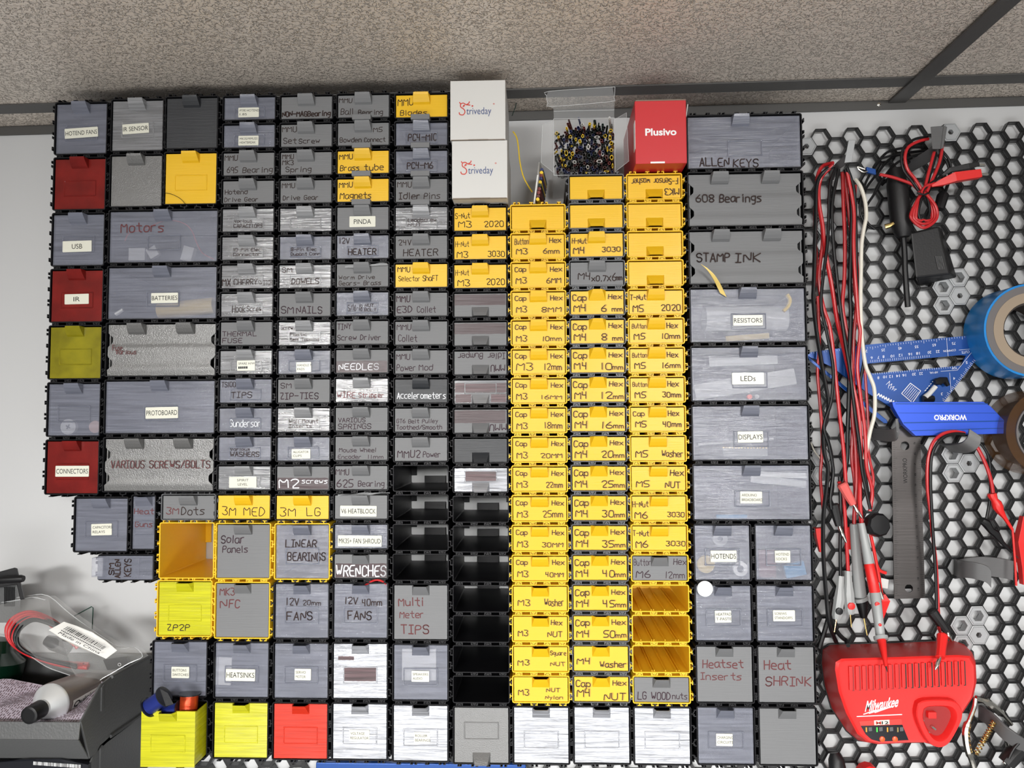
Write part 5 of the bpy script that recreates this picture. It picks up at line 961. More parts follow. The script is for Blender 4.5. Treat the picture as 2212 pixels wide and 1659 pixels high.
# ================================================================== measuring tools
def flat(pts, Y): return [(at(x, y, Y).x, at(x, y, Y).z) for x, y in pts]
C2 = lambda pts: [(1720 + x / 4.484, 560 + y / 4.484) for x, y in pts]
t = thing('speed_square', 'blue triangular speed square with white scale marks', 'square', (0, 0, 0)); Y = -24
plate(flat(C2([(104, 905), (660, 830), (1690, 738), (1765, 945), (1430, 1385), (930, 1440), (700, 1300), (330, 1035), (104, 935)]), Y), [flat(C2([(690, 1012), (1600, 928), (1645, 935), (1600, 1030), (740, 1108), (700, 1085)]), Y)], Y, Y + 3).build('square_plate', M['blue'], t)
MB().loft([[at(*p, -34) for p in C2([(104, 930), (130, 985), (850, 1590), (885, 1588), (880, 1560)])], [at(*p, -14) for p in C2([(104, 930), (130, 985), (850, 1590), (885, 1588), (880, 1560)])]]).build('square_fence', M['blue'], t, bevel=.5)
mb = MB()
def tick(a, b, w=.35, y=Y - .15): pa, pb = at(*C2([a])[0], Y), at(*C2([b])[0], Y); ribbon(mb, [(pa.x, pa.z), (pb.x, pb.z)], w, y)
for k in range(64):
    f = k / 63; x = 120 + f * 1560; yy = 903 - (x - 104) * (905 - 738) / (1690 - 104) + (8 if 500 < x < 800 else 0); tick((x, yy + 3), (x + 2, yy + (30 if k % 5 == 0 else 16)))
for k in range(30):
    f = k / 29; tick((1755 - 320 * f, 958 + 420 * f), (1738 - 320 * f - (12 if k % 4 == 0 else 0), 944 + 420 * f))
for k in range(38):
    x = 720 + k * 22; tick((x, 1106 - (x - 700) * .085), (x + 2, 1122 - (x - 700) * .085)); 
for k in range(28): x = 720 + k * 21; tick((x, 1002 - (x - 690) * .09), (x, 982 - (x - 690) * .09))
tick((1455, 770), (1470, 940)); tick((1485, 1100), (1500, 1290)); tick((1575, 880), (1690, 870)); tick((1690, 870), (1700, 900)); tick((1700, 900), (1560, 1075)); tick((1560, 1075), (1400, 1085))
mb.build('scale_marks', M['boxwhite'], t)
mb = MB()
def up(s, x, y, hgt, wd):                        # lettering that stands upside down in the photo
    a = at(*C2([(x - wd / 2, y + hgt / 2)])[0], Y); b = at(*C2([(x + wd / 2, y - hgt / 2)])[0], Y); cx, cz = (a.x + b.x) / 2, (a.z + b.z) / 2
    printed(mb, s, -(b.x - a.x) / 2, (b.x - a.x) / 2, -(b.z - a.z) / 2, (b.z - a.z) / 2, 0, fn=lambda p, q: (cx - p, Y - .15, cz - q + p * -.09))
for s, x, y in (('25', 842, 880), ('45', 1005, 863), ('55', 1165, 848), ('65', 1335, 832), ('75', 1525, 815), ('6', 730, 955), ('7', 795, 950), ('8', 845, 944), ('10', 930, 938), ('12', 1008, 930), ('16', 1102, 920), ('18', 1178, 912), ('20', 1290, 902), ('22', 1370, 894), ('8', 795, 1148), ('10', 858, 1140), ('12', 915, 1136), ('14', 985, 1130), ('16', 1045, 1124), ('20', 1140, 1114), ('22', 1208, 1108), ('5', 1650, 1000), ('4', 1530, 1155), ('3', 1410, 1305)): up(s, x, y, 26, 17 * len(s))
up('COMMON', 1485, 885, 20, 120); up('CUTS', 1640, 900, 24, 75); up('TOP', 1532, 1055, 20, 50); up('HIP-VAL', 1330, 1098, 20, 80); up('2', 680, 890, 24, 22)
mb.build('scale_numbers', M['boxwhite'], t)
mb = MB()
def patch(pts, w=.5): ribbon(mb, [(at(*p, Y).x, at(*p, Y).z) for p in C2(pts)], w, Y - .16)
for a in range(7): patch([(1030 + a * 14, 1290 + a * 13), (1100 + a * 14, 1205 + a * 13)], .5)
patch([(1020, 1300), (1105, 1200), (1205, 1275), (1125, 1390), (1020, 1300)], .8)
for a in range(4): patch([(870 + a * 22, 1215 + a * 14), (905 + a * 22, 1180 + a * 26), (890 + a * 18, 1250 + a * 8)], .5)
for a in range(8): patch([(785 + a * 24, 1320 + a * 12), (800 + a * 24, 1300 + a * 12), (810 + a * 22, 1330 + a * 10)], 1.3)
for a in range(6): patch([(1245 + a * 18, 1275 - a * 22), (1258 + a * 17, 1265 - a * 20)], .9)
mb.build('printed_marks', M['boxwhite'], t)
t = thing('screw_knob', 'black wing nut on a white bolt on the blue square', 'knob', (0, 0, 0))
MB().tube([at(*C2([(1250, 1340)])[0], -30), at(*C2([(1290, 1300)])[0], -30), at(*C2([(1350, 1230)])[0], -31)], [4, 3, 3], 10).build('bolt', M['card'], t, smooth=True)
MB().tube([at(*C2([(1340, 1190)])[0], -31), at(*C2([(1395, 1180)])[0], -31), at(*C2([(1440, 1170)])[0], -31), at(*C2([(1470, 1225)])[0], -31)], [3.4, 5, 4.4, 2.4], 8).build('wing', M['blackr'], t, smooth=True)
MB().tube([at(*C2([(1225, 1355)])[0], -30), at(*C2([(1330, 1350)])[0], -30)], [4, 4], 8).build('nut', M['blackr'], t, smooth=True)
t = thing('edge_guide', 'bright blue aluminium bar with an upside-down white wordmark', 'bar', (0, 0, 0)); Y = -46
o_ = flat(C2([(930, 1382), (1815, 1380), (1885, 1425), (2015, 1560), (2010, 1690), (1160, 1712), (1040, 1600), (985, 1510), (940, 1430)]), Y)
MB().loft([[(x, Y, z) for x, z in o_], [(x, Y + 9, z) for x, z in o_]]).build('bar_body', M['bluel'], t, bevel=.6)
mb = MB()
for (x0, y0), (x1, y1), w_ in (((960, 1405), (1855, 1405), 1.1), ((1040, 1590), (2012, 1572), 1.3), ((1110, 1665), (2010, 1640), .9), ((990, 1492), (1950, 1492), .5)):
    a, b = at(*C2([(x0, y0)])[0], Y), at(*C2([(x1, y1)])[0], Y); mb.obox((a.x, Y - .5, a.z), (b.x - a.x, 0, b.z - a.z), (0, .6, 0), (0, 0, w_))
mb.build('bar_ribs', M['blue'], t)
mb = MB(); a, b = at(*C2([(1335, 1560)])[0], Y), at(*C2([(1650, 1505)])[0], Y); cx, cz = (a.x + b.x) / 2, (a.z + b.z) / 2
printed(mb, 'WORKPRO', -(b.x - a.x) / 2, (b.x - a.x) / 2, -(b.z - a.z) / 2, (b.z - a.z) / 2, 0, fn=lambda p, q: (cx - p, Y - .2, cz - q), bold=.035); mb.build('white_letters', M['boxwhite'], t)
t = thing('steel_ruler', 'steel ruler hanging vertically from a hook', 'ruler', (0, 0, 0)); Y = -30
h1, h2 = at(1955, 963, Y), at(1963.5, 1271, Y)
plate(flat([(1926, 934), (1988, 934), (1998.5, 1292), (1932, 1294)], Y), [circ(h1.x, h1.z, 5.4, 20), circ(h2.x, h2.z, 4.9, 20)], Y, Y + 1.2).build('ruler_blade', M['steel'], t)
MB().loft([[at(x, y, Y - .6) for x, y in ((1946, 920), (1972, 918), (1984, 936), (1926, 938))], [at(x, y, Y + 1) for x, y in ((1946, 920), (1972, 918), (1984, 936), (1926, 938))]]).build('ruler_end', M['steel'], t)
mb = MB()
for k in range(76):
    f = k / 75; for_x = lambda e: e
    pl, pr = at(1928 + f * 5.5, 944 + f * 342, Y), at(1988 + f * 10, 944 + f * 342, Y); l = 5 if k % 5 == 0 else 2.8
    ribbon(mb, [(pl.x, pl.z), (pl.x + l, pl.z)], .22, Y - .12); ribbon(mb, [(pr.x, pr.z), (pr.x - l, pr.z)], .22, Y - .12)
for k in range(15):
    f = (k + .6) / 15.2; p = at(1975 + f * 9, 944 + f * 342, Y); s = str(k + 5)
    printed(mb, s, -1.6, 1.6, -1.1, 1.1, 0, fn=lambda a, b: (p.x - b, Y - .14, p.z + a))
p = at(1955, 1017, Y); printed(mb, 'WORKPRO', -15.5, 15.5, -2.6, 2.6, 0, fn=lambda a, b: (p.x - b, Y - .14, p.z + a))
mb.build('engraved_scale', M['print'], t)
# ================================================================== tape rolls on the right edge
t = thing('tape_roll', 'thick roll of blue masking tape at the right edge', 'tape', (0, 0, 0)); c = at(2230, 713, -63); ax = (0, 1, 0)
ring = lambda r0, r1, y0, y1, m, nm: MB().loft([[(c.x + p, y, c.z + q) for p, q in circ(0, 0, r, 56)] for r, y in ((r1, y0), (r0, y0), (r0, y1), (r1, y1), (r1, y0))], cap=False).build(nm, M[m], t, smooth=True)
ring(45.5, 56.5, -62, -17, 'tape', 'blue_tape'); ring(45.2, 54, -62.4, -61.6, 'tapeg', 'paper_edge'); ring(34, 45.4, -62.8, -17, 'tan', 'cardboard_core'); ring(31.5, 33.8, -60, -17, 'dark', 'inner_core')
t = thing('tape_roll', 'brown clear packing tape roll cut off by the right edge, below the blue roll', 'tape', (0, 0, 0)); c = at(2262, 935, -58)
ring(41, 52, -64, -16, 'brn', 'brown_tape'); ring(39, 41, -66, -16, 'tapeg', 'core')
# ================================================================== battery charger
t = thing('battery_charger', 'red battery charger with a row of vent ribs and a round socket', 'charger', (0, 0, 0)); YB, YC = -14, -90; CH_ = t
C4 = lambda pts: [(1720 + x / 4.057, 1250 + y / 4.057) for x, y in pts]
fr = C4([(350, 735), (400, 705), (900, 690), (1420, 672), (1530, 682), (1572, 755), (1578, 910), (1550, 1040), (1420, 1245), (1335, 1390), (1290, 1448), (1222, 1466), (1130, 1442), (1000, 1442), (730, 1452), (625, 1430), (540, 1365), (440, 1180), (375, 990), (345, 800)])
bk = C4([(232, 620), (300, 580), (850, 565), (1380, 542), (1470, 575), (1540, 645), (1560, 870), (1530, 1010), (1400, 1200), (1310, 1340), (1260, 1395), (1190, 1410), (1110, 1395), (960, 1405), (690, 1430), (540, 1415), (440, 1330), (310, 1130), (250, 930), (225, 740)])
F0 = [at(*p, YC) for p in fr]; K0 = [at(*p, YB) for p in bk]; cc = sum(F0, Vector()) / len(F0)
ins = lambda L, k, y: [Vector((cc.x + (v.x - cc.x) * k, y, cc.z + (v.z - cc.z) * k)) for v in L]
midl = [a.lerp(b, .8) + Vector(((b.x - cc.x) * .012, 0, (b.z - cc.z) * .012)) for a, b in zip(K0, F0)]
MB().loft([K0, midl, [f + Vector((0, 1.6, 0)) for f in F0], ins(F0, .965, YC - .4), ins(F0, .93, YC)]).build('charger_shell', M['redd'], t, smooth=True)
MB().loft([[Vector((v.x, y, v.z)) for v in [k * 1.0 for k in ins(K0, 1.02, 0)]] for y in (-13.9, -12.5)]).build('back_plate', M['blackt'], t)
mb = MB(); md = MB()
for k in range(18):
    x = 455 + k * 57.6; yt = 765 - k * 2.9; yb = 985 - k * 2.8
    a = at(*C4([(x, yt)])[0], YC); b = at(*C4([(x + 36, yb)])[0], YC)
    mb.box(a.x, b.x, YC - 2.4, YC - .1, b.z + 1.5, a.z); md.box(b.x - .2, b.x + (b.x - a.x) * .62, YC - .3, YC - .05, b.z, a.z - .6, 0 if k < 8 else 1)
for k in range(18): pass
mb.build('vent_ribs', M['redd'], t, bevel=.4); md.build('vent_gap_shade', [mat('dark_red_plastic_and_vent_shade', (.28, .012, .012), .5), M['dark']], t)  # dark plates between the ribs paint the shade inside the vent openings
def lobe(k, y, ox=0, oz=0):
    base = C4([(1040, 1075), (1110, 1045), (1320, 1045), (1400, 1090), (1425, 1170), (1400, 1260), (1330, 1390), (1280, 1440), (1220, 1455), (1150, 1425), (1080, 1330), (1025, 1180)])
    P = [at(*p, YC) for p in base]; m = sum(P, Vector()) / len(P); P = [Vector((m.x + (v.x - m.x) * k + ox, y, m.z + (v.z - m.z) * k + oz)) for v in P]
    return curve(P + [P[0]], 3)[:-1]
MB().loft([lobe(1.03, YC + .2), lobe(1.0, YC - 7), lobe(.96, YC - 8), lobe(.76, YC - 8), lobe(.72, YC - 7), lobe(.62, YC - .35)], cap=False).build('socket_ring', M['redd'], t, smooth=True)
MB().loft([lobe(.63, YC - .35), lobe(.62, YC - .5)]).build('socket_floor', mat('dark_red_plastic_and_vent_shade', (.28, .012, .012), .5), t)
mb = MB()
for x, y in ((1185, 1290), (1130, 1320), (1080, 1215)): a = at(*C4([(x, y)])[0], YC); mb.obox((a.x - 2, YC - 5, a.z), (4, 0, -3.2), (0, 3.4, 0), (1.2, 0, 1.4))
mb.build('socket_contacts', M['chrome'], t)
a = at(*C4([(1150, 1200)])[0], YC); MB().box(a.x - 2, a.x + 7, YC - 6.5, YC - .4, a.z - 1, a.z + 6).build('socket_key', M['redd'], t, bevel=.4)
dp = C4([(565, 1290), (930, 1280), (950, 1330), (985, 1415), (730, 1428), (660, 1410), (610, 1365)])
MB().loft([[at(*p, YC - .1) for p in dp], [at(*p, YC - .9) for p in dp]]).build('display_panel', M['spool'], t)
sp = C4([(550, 1250), (920, 1228), (932, 1280), (566, 1290)]); MB().loft([[at(*p, YC - .1) for p in sp], [at(*p, YC - .7) for p in sp]]).build('display_band', mat('bright_red_band', (.72, .05, .04), .35), t)
for x, m in ((605, 'led_o'), (698, 'led_g'), (790, 'led_o'), (880, 'gold')):
    a, b = at(*C4([(x, 1300)])[0], YC), at(*C4([(x + 12, 1340)])[0], YC); MB().box(a.x, b.x, YC - 1.3, YC - .9, b.z, a.z).build('indicator_bar', M[m], t)
    MB().loft([[at(*p, yy) for p in C4([(x + 28, 1303), (x + 58, 1300), (x + 60, 1335), (x + 30, 1338)])] for yy in (YC - .9, YC - 1.2)]).build('indicator_symbol', M['hdark'], t)
for x in (750, 862): a = at(*C4([(x, 1403)])[0], YC); MB().lathe((a.x, YC - .9, a.z), (0, -1, 0), [(0, 3.1), (1, 2.8), (1.6, 1.2)], 14).build('status_lens', M['led_r'], t, smooth=True)
bp_ = C4([(682, 1242), (816, 1236), (818, 1278), (684, 1284)]); MB().loft([[at(*p, YC - .7) for p in bp_], [at(*p, YC - 1.1) for p in bp_]]).build('model_badge', M['paper'], t)
mb = MB(); a, b = at(*C4([(695, 1274)])[0], YC), at(*C4([(805, 1248)])[0], YC); x_ = a.x + (b.x - a.x) * .42
printed(mb, 'M', a.x, x_, a.z, b.z, YC - 1.15, 0, bold=.02); printed(mb, '12', x_ + .6, b.x, a.z + .2, b.z + .2, YC - 1.15, 1, bold=.02); mb.build('badge_letters', [M['logor'], M['print']], t)
mb = MB(); a, b = at(*C4([(600, 1160)])[0], YC), at(*C4([(885, 1065)])[0], YC); sl = .22
printed(mb, 'Milwaukee', 0, b.x - a.x, 0, 12.5, 0, fn=lambda p, q: (a.x + p + q * .25, YC - .12, a.z + q + p * .16 - 1), bold=.02)
for pl, w_ in (([(590, 1188), (700, 1150)], 1.1), ([(700, 1150), (690, 1172), (830, 1122)], 1.3), ([(640, 1178), (760, 1140)], 1.5)): ribbon(mb, [(at(*p, YC).x, at(*p, YC).z) for p in C4(pl)], w_, YC - .12)
ribbon(mb, [(at(*p, YC).x, at(*p, YC).z) for p in C4([(532, 1208), (925, 1190)])], 1.0, YC - .12)
mb.build('white_script_logo', M['boxwhite'], t)
cable([(1790, 1330), (1808, 1364), (1820, 1378), (1828, 1384), (1832, 1394, -40)], 2.6, 'blackr', -24, parent=CH_)
cable([(1795, 1300), (1788, 1340), (1776, 1380), (1770, 1400)], 3, 'blackt', -20, parent=CH_)
# pliers, brush and hook at the lower right corner
t = thing('pliers', 'bright metal pliers with curved handles at the lower right corner', 'pliers', (0, 0, 0)); C8 = lambda p: (2050 + p[0] / 5.037, 1470 + p[1] / 5.037)
MB().tube(curve([at(*C8(p), -40) for p in [(290, 190), (275, 290), (225, 420), (185, 530), (190, 660), (215, 780), (250, 880), (270, 950)]], 4), [2.6] * 10 + [4.4] * 12 + [3.4] * 7, 8).build('pliers_handle', M['chrome'], t, smooth=True)
MB().tube(curve([at(*C8(p), -36) for p in [(290, 190), (400, 225), (500, 300), (590, 380), (680, 480)]], 4), [3.2] * 4 + [4.6] * 8 + [2.4] * 5, 8).build('pliers_handle', M['chrome'], t, smooth=True)
MB().tube(curve([at(*C8(p), -30) for p in [(580, 590), (620, 650), (640, 740), (640, 830), (600, 900)]], 4), 2.2, 8).build('pliers_spring', M['chrome'], t, smooth=True)
P = curve([at(*C8(p), -46) for p in [(490, 450), (430, 560), (370, 660), (290, 800)]], 30); mb = MB(); sp = []
for k in range(240):
    f = k / 239; i = f * (len(P) - 1); p = P[int(i)]; an = f * 2 * math.pi * 13; d = (P[-1] - P[0]).normalized(); u1 = d.orthogonal().normalized(); u2 = d.cross(u1); sp.append(p + (u1 * math.cos(an) + u2 * math.sin(an)) * 2.7)
mb.tube(sp, .85, 6); o = mb.build('coil_spring', M['gold'], smooth=True); tag(o, 'golden coil spring of the pliers at the lower right', 'spring')
strap([at(*C8(p), Y) for p, Y in [((320, 270), -14), ((450, 350), -40), ((600, 490), -56), ((760, 600), -62), ((860, 660), -62)]], 20, 3, 'hdark', 'thick dark hook arm holding the pliers', wdir=(.1, .3, -1))
tag(MB().tube([at(*C8(p), -50) for p in [(620, 900), (700, 800), (830, 700)]], [9, 10, 6], 10).build('black_grip', M['blackt'], smooth=True), 'black grip at the very bottom right corner', 'grip')
tag(MB().tube(curve([at(*C8(p), -58) for p in [(650, 850), (700, 750), (760, 680), (830, 620)]], 4), 1.6, 8).build('black_wire', M['blackr'], smooth=True), 'black wire over the dark hook at the lower right corner', 'wire')
tag(MB().tube([at(1802, 1626, -40), at(1806, 1640, -42), at(1812, 1680, -44)], [5, 9, 11], 10).build('tool_handle', M['blackt'], smooth=True), 'black tool handle cut off by the bottom edge beside the last drawer', 'handle')
tag(MB().lathe(at(1870, 1668, -30), (0, -1, 0), [(0, 13), (14, 13), (17, 10)], 11).build('red_knob', M['redd']), 'red knob cut off by the bottom edge below the charger', 'disc')  # red knob, built as a short flat disc
for x0, x1 in ((1000, 1180), (650, 700), (735, 1000)):
    pass
o = MB().box(-285, -20, -22, -15, -540, -424).build('blue_sheet', M['blue'], bevel=1); tag(o, 'dark blue sheet glimpsed below the bottom row of drawers', 'sheet')
# ================================================================== left lower corner
XS = -492.0
def bin_(label, dz, front=True):
    t = thing('stacking_bin', label, 'bin', (0, 0, 0), 'grey stacking bins'); S = lambda pts: [atx(x, y, XS) for x, y in pts]
    q = lambda p: p + Vector((0, 0, dz))
    C5 = lambda pts: [(x / 3.96, 1240 + y / 3.96) for x, y in pts]
    side = [q(v) for v in S(C5([(768, 1580), (695, 1268), (865, 945), (952, 880), (1255, 712), (1320, 690), (1310, 1175), (1235, 1205), (920, 1440)]))]
    yf, yb = side[0].y, -16
    for v in side[4:7]: v.y = min(v.y, -14)
    mb = MB(); L = -300
    mb.loft([side, [v + Vector((-2.5, 0, 0)) for v in side]])
    lo, hi = side[0], side[1]; zb = min(v.z for v in side) + 1
    mid = atx(*C5([(700, 1405)])[0], XS) + Vector((0, 0, dz)); mid.y = hi.y - 3
    for a, b in ((hi, mid), (mid, Vector((XS, lo.y - 1, lo.z)))):
        mb.loft([[Vector((XS - 1, a.y, a.z)), Vector((XS - 1, b.y, b.z)), Vector((XS - 1, b.y + 2.5, b.z)), Vector((XS - 1, a.y + 2.5, a.z - .5))], [Vector((XS + L, v[0], v[1])) for v in ((a.y, a.z), (b.y, b.z), (b.y + 2.5, b.z), (a.y + 2.5, a.z - .5))]])
    mb.box(XS + L, XS - 2.5, lo.y + 1, -14, lo.z, lo.z + 2); mb.box(XS + L, XS - 2.5, -16.5, -14, lo.z, side[4].z - 6)
    mb.build('bin_body', M['bin'], t, bevel=.5)
    rm = MB(); a, b, c, d = side[2], side[3], side[4], side[5]
    rm.tube([hi + Vector((-1, 0, 0)), a + Vector((-1, 0, 0))], 1.4, 6); rm.tube([b + Vector((.5, 0, 0)), c + Vector((.5, 0, 0)), d + Vector((.5, 0, 0))], 2.2, 6); rm.build('bin_rim', M['bin'], t)
    mb = MB(); mb.obox(side[2] + Vector((0, -.5, -3)), Vector((0, 4, 2)), (1.6, 0, 0), Vector((0, 0, -26))); mb.build('bin_rib', M['bin'], t)
    return t, side
tb, SD = bin_('grey plastic stacking bin with open front, upper one of the stack at the lower left', 0)
bin_('grey plastic stacking bin cut off by the bottom edge, under the other bin', -(SD[1].z - SD[0].z) - 21)
lipz = SD[1].z; lipy = SD[1].y
# printed paper bag
mb = MB(); n, m_ = 26, 14; rows = []
for j in range(m_ + 1):
    v = j / m_; yy = lipy + 8 + v * 75; zz = lipz - 8 + v * 22
    rows.append([Vector((XS - 10 - i / n * 220, yy + 2.5 * math.sin(i * .9 + j), zz + 3 * math.sin(i * .55 + j * .4) + 2.2 * noise.noise(Vector((i * .4, j * .5, 0))))) for i in range(n + 1)])
mb.loft(rows, cap=False, closed=False); pb = mb.build('printed_bag', M['purple'], smooth=True); tag(pb, 'mauve printed paper bag lying in the upper grey bin', 'bag')
mb = MB()
def on(fu, fv):
    i, j = fu * n, fv * m_; i0, j0 = min(int(i), n - 1), min(int(j), m_ - 1); a, b = i - i0, j - j0
    return (rows[j0][i0] * (1 - a) + rows[j0][i0 + 1] * a) * (1 - b) + (rows[j0 + 1][i0] * (1 - a) + rows[j0 + 1][i0 + 1] * a) * b
for c in range(80):
    fu = .02 + c * .012
    fv = random.uniform(.02, .1)
    while fv < .95:
        l = random.uniform(.02, .06); p, r2 = on(min(fu, .99), fv), on(min(fu, .99), min(fv + l, .99)); nn = Vector((0, -.25, .4))
        mb.add([p + nn, p + nn + Vector((.8, 0, .05)), r2 + nn + Vector((.8, 0, .05)), r2 + nn], [(0, 1, 2, 3)]); fv += l + random.uniform(.012, .03)
mb.build('small_print', M['tprint'], pb)
# aluminium tube with a black cap
t = thing('glue_tube', 'aluminium squeeze tube with a black cap lying in the bin', 'tube', (0, 0, 0))
A = atx(62, 1546, XS - 62); a0 = Vector((A.x, lipy - 7, A.z)); a0 = at(62, 1546, lipy - 7); a1 = at(86, 1532, lipy + 10); a2 = at(112, 1522, lipy + 16); a3 = at(198, 1478, -72)
d = (a3 - a1).normalized()
MB().lathe(a0, (a1 - a0), [(0, 8.6), (.4, 9.2), (3, 9.4), (18, 9.6), (20, 9), (20, 3)], 28).build('tube_cap', M['blackr'], t, smooth=True)
MB().lathe(a0 + (a0 - a1).normalized() * .05, (a1 - a0), [(0, 6.8), (.3, 6.8), (.4, 7.6)], 24).build('cap_end', M['blackr'], t)
D1 = (a1 - a0).normalized(); mb = MB(); mb.lathe(a0 + D1 * 17, D1, [(0, 9.5), (4, 9.5), (16, 20), (18, 21), (19, 21)], 36); mb.build('tube_shoulder', M['alu'], t, smooth=True)
mb = MB(); o = a0 + D1 * 36; b1 = D1.orthogonal().normalized(); up_ = Vector((0, 0, 1)); s_ = D1.cross(up_).normalized(); u_ = s_.cross(D1); lp = []
for f, rx2, rz2 in ((0, 21, 21), (.05, 21, 21), (.4, 22, 16), (.8, 25, 8), (1, 27, 1.5)): lp.append([o + D1 * (f * 95) + s_ * (rx2 * math.cos(k * math.pi / 18)) + u_ * (rz2 * math.sin(k * math.pi / 18)) for k in range(36)])
mb.loft(lp); mb.build('tube_body', mat('warm_grey_metal_print', (.33, .29, .27), .35, metal=.6), t, smooth=True)
mb = MB()
def ontube(f, an, e=.35):
    r1 = 21 + 4 * f; r2 = 21 * (1 - f) + 1.5 * f; return o + D1 * (f * 95) + s_ * ((r1 + e) * math.cos(an)) + u_ * ((r2 + e) * math.sin(an))
def strip_on(f0, f1, a0_, a1_, tgt, e): tgt.add([ontube(f0, a0_, e), ontube(f1, a0_, e), ontube(f1, a1_, e), ontube(f0, a1_, e)], [(0, 1, 2, 3)])

for k in range(8): strip_on(.06, .8, -.95 + k * .12, -.95 + (k + 1) * .12, mb, .3)
mb.build('tube_label', M['label'], t, smooth=True)
mb = MB()
def tl(p, q): return ontube(.08 + p * .01, -.9 + q * .085, .6)
printed(mb, 'Quick', 0, 34, 4, 9.3, 0, fn=tl, bold=.02); printed(mb, 'Setting', 38, 70, 4.6, 8.8, 0, fn=tl)
for k in range(26): strip_on(.1 + k * .025, .1 + k * .025 + random.uniform(.008, .018), -.85 + (k % 3) * .08, -.79 + (k % 3) * .08, mb, .6)
for k in range(22): strip_on(.1 + k * .02, .1 + k * .02 + .012, 1.5 + (k % 2) * .14, 1.56 + (k % 2) * .14, mb, .6)
mb.build('label_print', M['print'], t)
# zip bag with coiled red and black leads
t = thing('zip_bag', 'clear zip bag holding coiled red and black leads, lying across the grey bin', 'bag', (0, 0, 0))
YZ = -70
out = [(-8, 1300), (60, 1287), (104, 1287), (150, 1325), (210, 1368), (262, 1400), (290, 1398), (308, 1418), (280, 1432), (240, 1455), (215, 1470), (203, 1487), (190, 1494), (180, 1488), (172, 1468), (140, 1455), (100, 1440), (60, 1412), (20, 1378), (-8, 1366)]
def bagy(x, y): return YZ - 30 * (1 - min(1, abs((x - 120) / 200))) - (y - 1390) * .18
P = [at(x, y, bagy(x, y)) for x, y in out]; c = at(135, 1385, -128)
mb = MB(); fr_ = [c] + [p for p in P]; n = len(P); ring1 = [p.lerp(c, .45) + Vector((0, -5, 0)) for p in P]
mb.add(P + ring1 + [c], [(i, (i + 1) % n, n + (i + 1) % n, n + i) for i in range(n)] + [(n + i, n + (i + 1) % n, 2 * n) for i in range(n)])
mb.add([p + Vector((0, 14, -3)) for p in P] , [tuple(range(n))])
mb.build('bag_film', M['bagp'], t, smooth=True)
MB().tube(curve(P + [P[0]], 3), .55, 5).build('bag_seam', M['fold'], t, smooth=True)
MB().tube(curve([at(x, y, bagy(x, y) - 3) for x, y in [(-8, 1303), (40, 1296), (70, 1290), (98, 1296)]], 3), .6, 5).build('zip_strip', M['fold'], t)
for pts in ([(95, 1362, -88), (60, 1345), (35, 1352), (28, 1372), (45, 1400), (75, 1425), (120, 1440), (160, 1448)],):
    pass
def wire(pts, m, r, lb, Y):
    o = MB().tube(curve([at(p[0], p[1], p[2] if len(p) > 2 else Y) for p in pts], 5), r, 8).build('coiled_lead', M[m], smooth=True); tag(o, lb, 'cable', 'coiled leads in the zip bag' if 'coil' in lb else None)
for k in range(4):
    d_ = k * 6
    wire([(168 - d_, 1400 - d_), (130 - d_ * .5, 1352 + d_ * .4), (95, 1330 + d_ * .5), (60 + d_ * .4, 1322 + d_ * .7), (28 + d_ * .6, 1335 + d_), (14 + d_ * .8, 1360 + d_), (24 + d_, 1388 + d_ * .5), (60 + d_, 1414 + d_ * .3), (105 + d_, 1428 + d_ * .4), (150 + d_ * 2, 1432 + d_ * .6), (192 - (k % 2) * 12, 1434 + d_ * .3)], 'red', 2.2, 'red lead coiled in the clear zip bag', -84 - k * 3.5)
for k in range(3):
    d_ = k * 6 + 4
    wire([(180 - d_, 1402 - d_), (140 - d_ * .5, 1356 + d_ * .3), (96, 1336 + d_ * .5), (62 + d_ * .4, 1330 + d_ * .7), (33 + d_ * .6, 1345 + d_), (22 + d_, 1372 + d_), (40 + d_, 1400 + d_ * .5), (80 + d_, 1418 + d_ * .4), (120 + d_, 1428 + d_ * .4), (165, 1436 + d_ * .4)], 'blackr', 2.0, 'black lead coiled in the clear zip bag', -92 - k * 3.5)
wire([(176, 1463), (190, 1468), (203, 1472)], 'red', 2, 'short red wire end at the lower corner of the zip bag', -92)
o = MB().loft([[at(x, y, Y) for x, y in ((222, 1425), (276, 1418), (280, 1440), (232, 1448))] for Y in (-84, -70)]).build('rocker_switch', M['blackr'], bevel=1.2); tag(o, 'black rocker switch with a white ring mark in the zip bag', 'switch')
mk = MB(); pp = [at(258 + 3.2 * math.cos(a * .524), 1435.5 + 3.2 * math.sin(a * .524), -84.4) for a in range(13)]; mk.tube(pp, .3, 5); mk.build('ring_mark', M['boxwhite'], o)
o = MB().tube([at(100, 1382, -76), at(118, 1390, -76), at(150, 1405, -74)], [6, 9, 7], 10).build('black_plug', M['blackr'], smooth=True); tag(o, 'rounded black plug showing through the zip bag', 'plug')
lb = [(105, 1361, -118), (138, 1343, -117), (165, 1352, -120), (200, 1366, -121), (228, 1384, -119), (253, 1405, -114), (229, 1423, -115), (205, 1412, -119), (165, 1396, -122), (130, 1378, -121)]
L0 = [at(p[0], p[1], p[2] - 20) for p in lb]
o = MB().loft([L0, [p + Vector((0, .4, 0)) for p in L0]]).build('bag_label', M['label'], t)
QL = [at(*p, -144) for p in ((105, 1361), (229, 1423), (253, 1405), (138, 1343))]
def lab(p, q): return (QL[0] * (1 - p) + QL[1] * p) * (1 - q) + (QL[3] * (1 - p) + QL[2] * p) * q
mb = MB(); xx = .12
while xx < .84:
    wv = random.choice((.006, .010, .016)); mb.add([lab(xx, .52), lab(xx + wv, .52), lab(xx + wv, .84), lab(xx, .84)], [(0, 1, 2, 3)]); xx += wv + random.choice((.008, .012, .017))
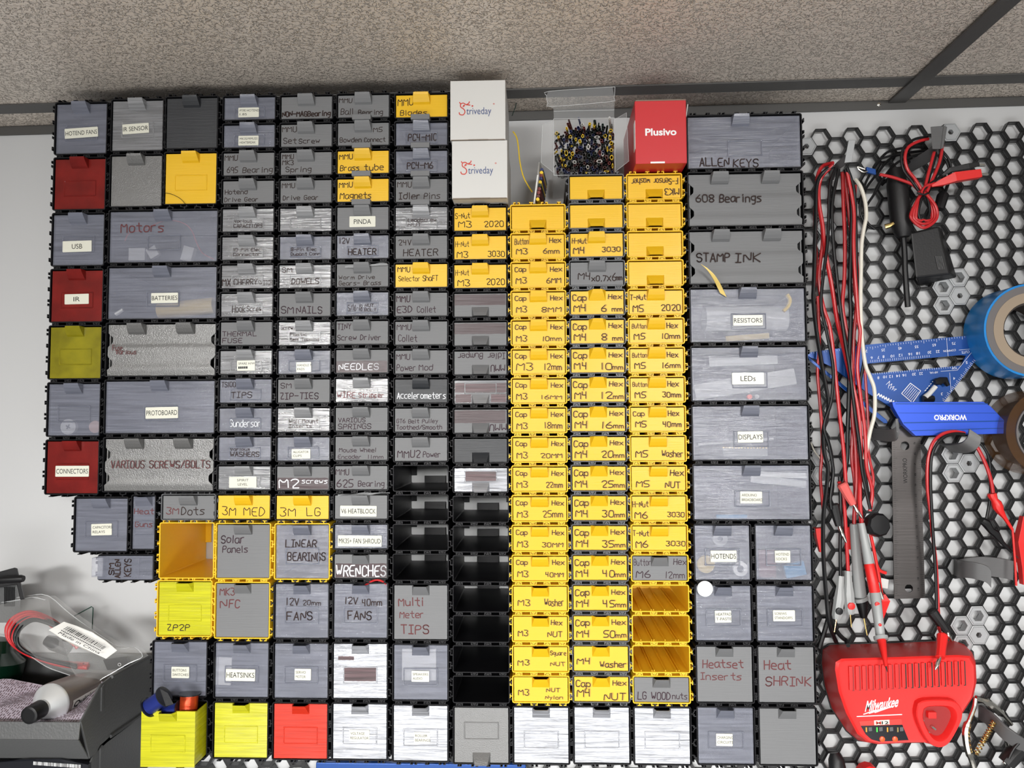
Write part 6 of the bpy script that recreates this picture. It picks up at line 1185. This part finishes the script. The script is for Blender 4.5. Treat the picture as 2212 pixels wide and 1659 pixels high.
printed(mb, 'Made in China', .14, .86, .07, .27, 0, fn=lab)
for k in range(24): mb.add([lab(.12 + k * .03, .36), lab(.12 + k * .03 + .02, .36), lab(.12 + k * .03 + .02, .43), lab(.12 + k * .03, .43)], [(0, 1, 2, 3)])
mb.build('label_print', M['print'], o)
# the rest of the corner
tag(MB().lathe(at(-30, 1470, -60) + Vector((0, 0, -20)), (.15, .1, 1), [(0, 34), (45, 34), (56, 18), (70, 14)], 28).build('green_bottle', M['green'], smooth=True), 'dark green bottle behind the printed bag in the upper grey bin', 'bottle')
g = [(160, 1332, -30), (198, 1311, -26), (201, 1313, -26), (199, 1362, -26), (160, 1372, -30)]
o = MB().loft([[at(*p) for p in g], [at(*p) + Vector((0, 1.5, 0)) for p in g]]).build('glass_pane', M['glassy']); tag(o, 'small clear glass pane leaning on the wall above the bin', 'glass')
MB().tube([at(160, 1331, -30), at(198, 1310.5, -26), at(201, 1313, -26), at(199, 1362, -26)], .6, 6).build('glass_edge', M['glassedge'], o)
t = thing('vented_box', 'black and grey vented device cut off by the left edge', 'device', (0, 0, 0))
MB().loft([[at(x, y, Y) for x, y in ((-20, 1268), (36, 1262), (44, 1300), (40, 1345), (-20, 1345))] for Y in (-70, -30)]).build('grey_body', M['bin'], t, bevel=.6)
mb = MB()
for k in range(7): mb.tube([at(10 + k * 3.4, 1268, -71), at(10 + k * 3.4, 1310, -71)], .55, 5)
mb.build('vent_slots', M['blackt'], t)
MB().loft([[at(x, y, Y) for x, y in ((-20, 1240), (32, 1226), (38, 1228), (54, 1294), (44, 1296), (36, 1262), (-20, 1272))] for Y in (-92, -72)]).build('black_frame', M['blackt'], t, bevel=.8)
MB().tube([at(-10, 1253, -95), at(46, 1250, -95), at(51, 1250, -95)], [4.6, 4.6, 3.6], 12).build('black_bar', M['blackr'], t, smooth=True)
t = thing('foil_packet', 'black packet with a barcode lying in the lower grey bin', 'packet', (0, 0, 0))
zz = lipz - (SD[1].z - SD[0].z) - 3
q = [at(-20, 1648, lipy + 14), at(60, 1640, lipy + 12), at(130, 1640, lipy + 12), at(190, 1652, lipy + 14), at(190, 1690, lipy + 12), at(-20, 1690, lipy + 12)]
MB().loft([q, [p + Vector((0, 6, 0)) for p in q]]).build('packet_body', M['spool'], t)
mb = MB()
for k in range(40): a = at(72 + k * 2.6, 1645 + k * .18, lipy + 11); mb.box(a.x, a.x + random.choice((.4, .8)), a.y, a.y + .2, a.z - 3.6, a.z)
mb.build('barcode', M['boxwhite'], t)
